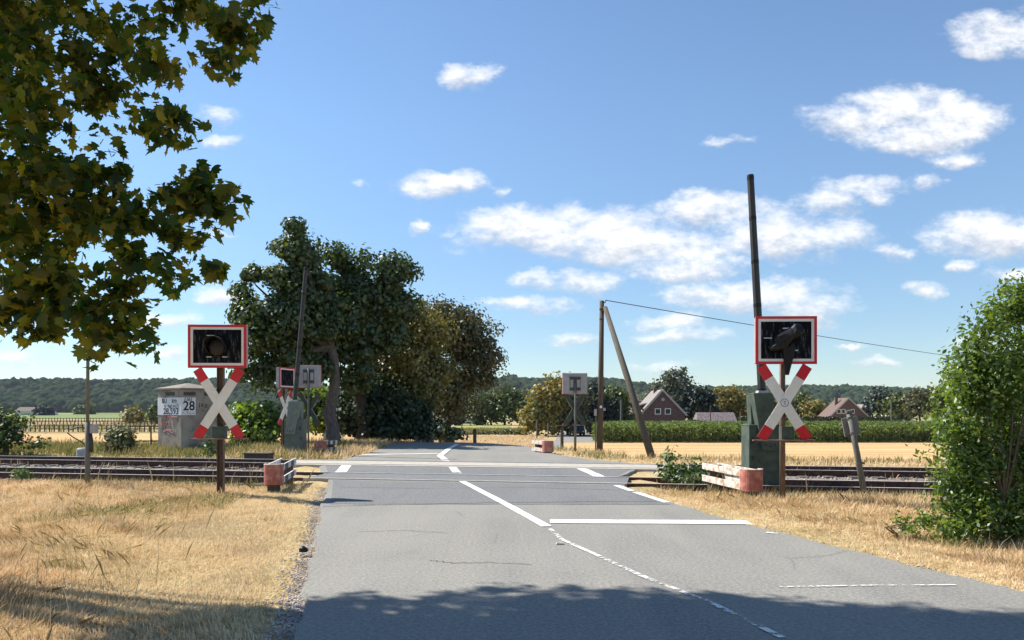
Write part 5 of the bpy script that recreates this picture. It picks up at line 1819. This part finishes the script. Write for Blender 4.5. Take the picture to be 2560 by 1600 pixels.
# ------------------------------------------------------------------ barrier machines with raised booms
def make_barrier(label, base, mirror, casem, topm, boom_len, lean):
    s = -1 if mirror else 1
    root = empty('barrier_machine', base, label, 'barrier', 'barrier machines with raised booms')

    def sx(pts):
        return [(p[0] * s, p[1], p[2]) for p in pts]
    mb = MB()                                  # pedestal cabinet
    mb.box((.0 * s, .05, .66), (.66, .55, 1.34))
    mb.box((.0 * s, .05, 1.335), (.68, .57, .03))
    cab = mb.build('cabinet', casem, root, bevel=.02)
    mb = MB()
    mb.box((-.25 * s, -.235, 1.02), (.05, .02, .12))
    mb.box((-.25 * s, -.235, .65), (.03, .02, .08))
    mb.build('lock', M['iron'], cab)
    mb = MB()                                  # tilted boom housing
    mb.hexa(sx([(-.07, -.30, .80), (.27, -.30, .80), (.27, .0, .80), (-.07, .0, .80)]), sx([(-.26, -.30, 2.02), (.16, -.30, 2.02), (.16, .0, 2.02), (-.26, .0, 2.02)]))
    mb.hexa(sx([(-.22, -.02, 1.345), (.15, -.02, 1.345), (.15, .26, 1.345), (-.22, .26, 1.345)]), sx([(-.24, -.02, 1.98), (.10, -.02, 1.98), (.10, .26, 1.98), (-.24, .26, 1.98)]))
    hs_ = mb.build('boom_housing', topm, root, bevel=.015)
    mb = MB()
    for x, z in ((.0, .93), (.1, .9), (.19, .93)):
        mb.tube([(x * s, -.31, z), (x * s, -.295, z)], .022, 8)
    mb.build('bolt', M['iron'], hs_)
    mb = MB()
    mb.hexa(sx([(-.15, -.25, 2.0), (.09, -.25, 2.0), (.09, -.05, 2.0), (-.15, -.05, 2.0)]), sx([(-.13, -.24, 2.07), (.07, -.24, 2.07), (.07, -.06, 2.07), (-.13, -.06, 2.07)]))
    mb.build('collar', M['white_stone'], hs_)
    mb = MB()
    p0 = Vector((-.03 * s, -.15, 2.03))
    d = Vector((math.sin(lean), 0, math.cos(lean)))
    n_ = 9
    mb.tube([p0 + d * boom_len * i / n_ for i in range(n_ + 1)], [.088 - .018 * i / n_ for i in range(n_ + 1)], 10)
    bo = mb.build('boom', M['boom'], root, smooth=False)
    mb = MB()
    for t in (.01, .2, .4, .6, .8, .985):
        c = p0 + d * boom_len * t
        mb.tube([c - d * .04, c + d * .04], .092 - .018 * t, 10)
    mb.build('boom_band', M['hood'], bo)
    return root


b0 = G(1903, 1212)
make_barrier('right barrier machine, dark green cabinet with boom raised high, its shade painted as near black', (b0.x, b0.y, -.06), False, M['machine'], M['machine'], 4.62, R(-3.1))
b0 = G(738, 1135)
r_ = make_barrier('left barrier machine beyond the rails, grey green with boom raised against the trees', (b0.x, b0.y, -.06), True, M['machine_mid'], M['machine_light'], 4.95, R(4.6))
r_.scale = (1.02, 1, .98)


# ------------------------------------------------------------------ striped guard rails
def make_guard(label, a, b, width=.40, h=.42, z0=.16, redend=True, dark=False, cover=.12):
    """U shaped board guard: open end at a, rounded red end at b (ground points)"""
    a, b = Vector(a), Vector(b)
    d = Vector((b.x - a.x, b.y - a.y, 0))
    ln = d.length
    zg = float(ground_z(b.x, b.y))
    root = empty('guard_rail', (a.x, a.y, zg), label, 'guard rail', 'red and white guard rails at the road edges', math.atan2(d.y, d.x))
    ht = (h - cover) / 2

    def run(mb, pts, zc, hh, th=.035):
        n_ = len(pts)
        vs, fs = [], []
        for i, p in enumerate(pts):
            t = (Vector(pts[min(i + 1, n_ - 1)]) - Vector(pts[max(i - 1, 0)])).normalized()
            nn_ = Vector((-t.y, t.x)) * th / 2
            for sg in (-1, 1):
                for zz in (zc - hh / 2, zc + hh / 2):
                    vs.append((p[0] + nn_.x * sg, p[1] + nn_.y * sg, zz))
        for i in range(n_ - 1):
            o, q_ = i * 4, i * 4 + 4
            fs += [(o, q_, q_ + 1, o + 1), (o + 2, o + 3, q_ + 3, q_ + 2), (o + 1, q_ + 1, q_ + 3, o + 3), (o, o + 2, q_ + 2, q_)]
        fs += [(0, 1, 3, 2), ((n_ - 1) * 4, (n_ - 1) * 4 + 2, (n_ - 1) * 4 + 3, (n_ - 1) * 4 + 1)]
        mb.add(vs, fs)
    R_ = width / 2
    straight = ln - R_
    for zc in (z0 + ht / 2, z0 + h - ht / 2):
        for sg in (-1, 1):
            mb = MB()
            run(mb, [(straight * i / 6, sg * R_) for i in range(7)], zc, ht)
            pl = mb.build('plank', M['guard_plain'] if dark else M['guard_white'], root, bevel=.005)
            if dark:
                for f in (.30, .72):
                    mb = MB()
                    mb.box((straight * f, sg * (R_ + .0195), zc), (straight * .2, .006, ht - .004))
                    mb.build('stripe', M['guard_black'], pl)
    mb = MB()
    pts = [(straight - .10, -R_), (straight, -R_)] + [(straight + R_ * math.sin(R(180) * i / 14), -R_ * math.cos(R(180) * i / 14)) for i in range(1, 14)] + [(straight, R_), (straight - .10, R_)]
    run(mb, [(x, y * 1.08) for x, y in pts], z0 + h / 2 + .004, h + .016, .045)
    mb.build('rounded_end', M['guard_red'], root)
    mb = MB()
    run(mb, [(x, y * 1.08) for x, y in pts], z0 + h + .0175, .012, .05)
    mb.build('end_rim', M['guard_white'], root)
    for x in (.25, straight - .05):
        mb = MB()
        mb.box((x, 0, z0 / 2 + .1), (.13, width - .06, z0 + .5))
        mb.build('support', M['wood_dark'], root)
    return root


make_guard('white planked guard with faded red rounded end beside the right signal', G(1775, 1214), G(1890, 1243), .32, .38, .14)
make_guard('left near guard with red rounded end and black striped white planks', G(722, 1200), G(681, 1228), .30, .38, .16, dark=True)
make_guard('small far left guard with red end at the foot of the far maple', (-6.78, 28.7), (-6.98, 27.4), .36, .38, .12, dark=True)
make_guard('small far right guard with red end near the thin pole', (.93, 29.3), (1.42, 28.2), .34, .40, .12)

# ------------------------------------------------------------------ poles and posts
pA, pB = G(1499, 1131, -.05), G(1634, 1147, -.05)
root = empty('utility_pole', (pA.x, pA.y, -.1), 'tall wooden utility pole with a leaning strut, right of the road', 'pole')
topz = zpx(752, pA.y) + .1
mb = MB()
mb.tube([(0, 0, -.1), (.05, 0, topz * .5), (.09, 0, topz)], [.125, .105, .085], 12)
pole = mb.build('pole', M['wood_dark'], root, smooth=True)
tq = P(1512, 770, pA.y) - Vector((pA.x, pA.y, -.1))
mb = MB()
mb.tube([(pB.x - pA.x, pB.y - pA.y, -.1), ((pB.x - pA.x + tq.x) / 2, (pB.y - pA.y) / 2 - .05, tq.z / 2), (tq.x, -.1, tq.z)], [.135, .115, .09], 12)
mb.build('strut', M['wood'], root, smooth=True)
mb = MB()
mb.box((.07, -.06, tq.z - .05), (.16, .2, .03))
mb.box((.07, -.06, tq.z - .45), (.16, .2, .03))
mb.build('strap', M['iron'], root)
mb = MB()
zi = zpx(1017, pA.y) + .1
mb.tube([(.03, -.16, zi - .05), (.03, -.16, zi + .05)], [.05, .04], 10)
mb.build('insulator', M['frame_white'], root, smooth=True)
mb = MB()
mb.box((-.17, -.06, zi - .22), (.10, .12, .26))
mb.box((.17, -.08, zi - .10), (.10, .10, .12))
mb.build('junction_box', M['signback'], root)
mb = MB()
mb.tube([(-.155, -.04, zi - .36), (-.16, -.04, 0.02)], .028, 6)
mb.build('cable_pipe', M['post_grey'], root)
mb = MB()
mb.tube([(.1, 0, topz - .1), (.22, -.02, topz - .06), (.24, -.02, topz + .03)], .02, 6)
mb.build('hook', M['iron'], root)
# far pole that carries the other end of the wire (outside the view)
fp = Vector((60.6, 81, ZL))
root = empty('utility_pole', fp, 'wooden utility pole carrying the far end of the overhead wire', 'pole')
mb = MB()
mb.tube([(0, 0, 0), (0, 0, 7.9)], [.13, .09], 10)
mb.build('pole', M['wood'], root)
w0 = Vector((pA.x + .24, pA.y, topz - .08))
w1 = fp + Vector((0, 0, 7.8))
pts = []
for i in range(41):
    t = i / 40
    p = w0.lerp(w1, t)
    p.z -= 4 * t * (1 - t) * .25
    pts.append(p)
mb = MB()
mb.tube(pts, .017, 5)
tag(mb.build('overhead_wire', M['cable']), 'thin dark overhead wire sagging from the wooden pole towards the right', 'wire')

# thin pole at the left, doubled below, with box and cable
b0 = G(219, 1211)
z0 = float(ground_z(b0.x, b0.y))
root = empty('thin_pole', (b0.x, b0.y, z0), 'tall thin pole with a grey box rising into the maple at left', 'pole')
zt = zpx(735, b0.y) - z0
mb = MB()
mb.tube([(0, 0, -.2), (0, 0, zpx(1055, b0.y) - z0)], .052, 10)
mb.build('lower_tube', M['post_grey'], root, smooth=True)
mb = MB()
mb.tube([(.0, 0, zpx(1056, b0.y) - z0), (.012, 0, zt)], .034, 10)
mb.build('upper_tube', M['post_grey'], root, smooth=True)
zc = zpx(1072, b0.y) - z0
mb = MB()
mb.box((.12, .03, zc), (.13, .12, .20))
mb.build('switch_box', M['signback'], root, bevel=.01)
mb = MB()
mb.tube([(.07, -.01, zc - .1), (.10, -.01, zc - .28), (.09, -.01, zc - .5)], .03, 8)
mb.build('conduit', M['cable'], root, smooth=True)
mb = MB()
mb.tube([(-.03, 0, zc + .02), (-.2, -.02, zc + .04), (-.38, -.02, zc - .02), (-.42, -.02, zc - .09), (-.3, -.02, zc - .18), (-.12, -.02, zc - .28), (-.03, 0, zc - .38)], .013, 6)
mb.build('loose_cable', M['cable'], root, smooth=True)

# white stone markers behind the rails
b0 = G(212, 1141)
o = None
mb = MB()
mb.tube([(-.06, 0, -.2), (-.06, 0, .30), (-.06, 0, .34)], [.20, .195, .16], 16)
o = mb.build('marker_stone', M['white_stone'], None, loc=(b0.x, b0.y, -.05))
tag(o, 'squat white marker stone behind the rails at the thin pole', 'marker')

# low dark cable box by the far rail
b0 = G(647, 1145)
root = empty('cable_box', (b0.x, b0.y, -.08), 'low dark wooden cable box beside the far rail', 'box', None, math.atan2(TD.y, TD.x))
mb = MB()
mb.box((0, 0, .1), (.86, .4, .22))
mb.build('body', M['wood_dark'], root, bevel=.01)
mb = MB()
mb.box((0, 0, .235), (.92, .46, .045))
mb.build('lid', M['wood_dark'], root, bevel=.01)

# leaning post with a board on the right
b0 = G(2166, 1226)
z0 = float(ground_z(b0.x, b0.y))
root = empty('leaning_post', (b0.x, b0.y, z0), 'leaning grey post with a small weathered board, right of the rails', 'post')
k_ = b0.y / FPX
dxp = (2122 - 2166) * k_
hp = (1226 - 1003) * k_
mb = MB()
mb.tube([(0, 0, -.1), (dxp * .5, 0, hp * .5), (dxp, 0, hp)], [.062, .058, .055], 10)
mb.build('post', M['post_grey'], root, smooth=True)
rot = Matrix.Rotation(math.atan2(dxp, hp), 4, 'Y')
mb = MB()
c = Vector((dxp * .85, .07, hp * .85))
mb.box((c.x + .02, c.y, c.z - .03), (.32, .03, .38), rot=rot.to_3x3())
mb.build('board', M['grey_board'], root, bevel=.006)
mb = MB()
for f in (.76, .93, 1.0):
    mb = MB()
    mb.tube([(dxp * f - dxp * .012, 0, hp * f - hp * .012), (dxp * f + dxp * .012, 0, hp * f + hp * .012)], .068, 10)
    mb.build('board_clamp', M['post_grey'], root)
mb = MB()
mb.tube([(dxp * .42 - .02, 0, hp * .42), (dxp * .42 + .11, 0, hp * .42)], .02, 6)
mb.tube([(dxp * .41, 0, hp * .41), (dxp * .43, 0, hp * .43)], .07, 10)
mb.build('clamp', M['post_grey'], root)

# small posts beyond the crossing


def stake(name, label, x, yb, yt, wpx, Y=None, z=None, material=None, group=None, cat='post', cap=False):
    if Y is None:
        b = G(x, yb, -.05)
    else:
        b = P(x, yb, Y)
    h_ = (yb - yt) * b.y / FPX
    r_ = wpx * b.y / FPX / 2
    root = empty(name, (b.x, b.y, b.z), label, cat, group)
    mb = MB()
    mb.tube([(0, 0, -.5), (0, 0, h_ * .97)], [r_ * 1.05, r_], 10)
    mb.build('post', material or M['wood_dark'], root)
    if cap:
        mb = MB()
        mb.tube([(0, 0, h_ * .97), (0, 0, h_)], [r_ * 1.12, r_ * .8], 10)
        mb.build('cap', material or M['wood_dark'], root)
    return root


stake('wooden_post', 'short thick dark wooden post beyond the road crest in front of the pasture', 1187, 1099, 1072, 9, cap=True, Y=40)
stake('fence_post', 'thin grey fence post left of the far right guard, near the yellow tree', 1342, 1092, 1050, 3, Y=100, material=M['post_grey'])
stake('fence_post', 'second thin grey fence post, nearer the grey drooping tree', 1370, 1086, 1056, 3, Y=105, material=M['post_grey'])
stake('garden_pole', 'thin pale pole standing between the strut and the dark round tree', 1553, 1064, 998, 5, Y=112, material=M['post_grey'])
stake('garden_pole', 'thin dark pole in front of the barn roof', 1776, 1064, 1012, 2.5, Y=119, material=M['wood_dark'])
stake('garden_pole', 'thin pale pole right of the long hedge', 2228, 1060, 1000, 3.0, Y=126, material=M['post_grey'])
stake('garden_pole', 'thin pale pole between barn roof and right barrier', 1851, 1060, 1028, 2.5, Y=126, material=M['post_grey'])
r_ = stake('warning_post', 'short dark post with a thin slanted arm left of the far right thin pole', 1405, 1103, 1064, 8, Y=38, cap=True)
k_ = 38 / FPX
mb = MB()
mb.tube([(0, 0, 38 * k_), (25 * k_, .1, 70 * k_), (30 * k_, .1, 84 * k_)], .025, 6)
mb.build('slanted_arm', M['post_grey'], r_)
mb = MB()
mb.box((0, 0, 39 * k_), (20 * k_, .3, 2 * k_))
mb.build('cross_bar', M['post_brown'], r_)

# ------------------------------------------------------------------ small car on the road beyond
cy_ = 112.0
cx_ = (1442 - 1280) * cy_ / FPX
zc_ = float(road_z(cx_, cy_))
root = empty('car', (cx_, cy_, zc_), 'small dark car with pale roof bar coming along the far road', 'car', None, R(8))
mb = MB()
prof = [(-1.75, .32), (-1.78, .75), (-1.1, .92), (-.55, 1.48), (.9, 1.52), (1.6, 1.0), (1.75, .9), (1.75, .32)]
vs_, fs_ = [], []
for (yy_, zz_) in prof:
    w_ = .80 if zz_ < 1.0 else .62
    vs_ += [(-w_, yy_, zz_), (w_, yy_, zz_)]
npf = len(prof)
for i in range(npf):
    j = (i + 1) % npf
    fs_.append((2 * i, 2 * i + 1, 2 * j + 1, 2 * j))
fs_.append([2 * i for i in range(npf)])
fs_.append([2 * i + 1 for i in range(npf)][::-1])
mb.add(vs_, fs_)
body = mb.build('body', M['car'], root, bevel=.05)
mb = MB()
mb.hexa([(-.66, -1.06, .97), (.66, -1.06, .97), (.66, -1.03, .95), (-.66, -1.03, .95)], [(-.56, -.62, 1.43), (.56, -.62, 1.43), (.56, -.59, 1.41), (-.56, -.59, 1.41)])
mb.build('windscreen', M['glass'], root)
mb = MB()
mb.box((0, -.4, 1.57), (1.25, .12, .07))
mb.box((0, .6, 1.59), (1.25, .12, .07))
mb.build('roof_bar', M['chrome'], root)
mb = MB()
mb.box((0, -1.80, .42), (1.5, .08, .16))
mb.build('bumper', M['tyre'], root)
for s in (-1, 1):
    mb = MB()
    mb.tube([(s * .55, -1.80, .70), (s * .55, -1.74, .70)], .10, 12)
    mb.build('headlight', M['lamp'], root)
    for y_ in (-1.15, 1.1):
        mb = MB()
        mb.tube([(s * .68, y_, .33), (s * .88, y_, .33)], .33, 16)
        wh = mb.build('wheel', M['tyre'], root)
        mb = MB()
        mb.tube([(s * .86, y_, .33), (s * .89, y_, .33)], .18, 12)
        mb.build('rim', M['chrome'], wh)

# ------------------------------------------------------------------ litter on the road edge
b0 = G(759, 1379)
mb = MB()
mb.tube([(0, 0, .0), (0, 0, .03), (.005, 0, .05), (.01, 0, .055)], [.05, .052, .04, .015], 12)
o = mb.build('black_cap', M['hood'], None, smooth=True, loc=(b0.x, b0.y, .0))
tag(o, 'small black plastic cap lying at the left road edge', 'litter')
b0 = G(1400, 1361)
mb = MB()
mb.hexa([(-.045, -.03, 0), (.05, -.035, 0), (.04, .03, 0), (-.05, .025, 0)], [(-.035, -.02, .02), (.035, -.025, .016), (.03, .02, .02), (-.04, .02, .014)])
o = mb.build('stone_chip', M['white_stone'], None, loc=(b0.x, b0.y, .008))
tag(o, 'small pale stone chip lying by the centre line', 'stone')

# ------------------------------------------------------------------ thin summer haze
m, q, out = mat('haze_air')
pv = q.n('ShaderNodeVolumePrincipled')
pv.inputs['Color'].default_value = (.78, .86, 1.0, 1)
pv.inputs['Density'].default_value = 0.00005
pv.inputs['Anisotropy'].default_value = .1
q.put(out.inputs['Volume'], pv.outputs[0])
mb = MB()
mb.box((0, 2100, 47.5), (7400, 5000, 115))
tag(mb.build('haze', m), kind='stuff')
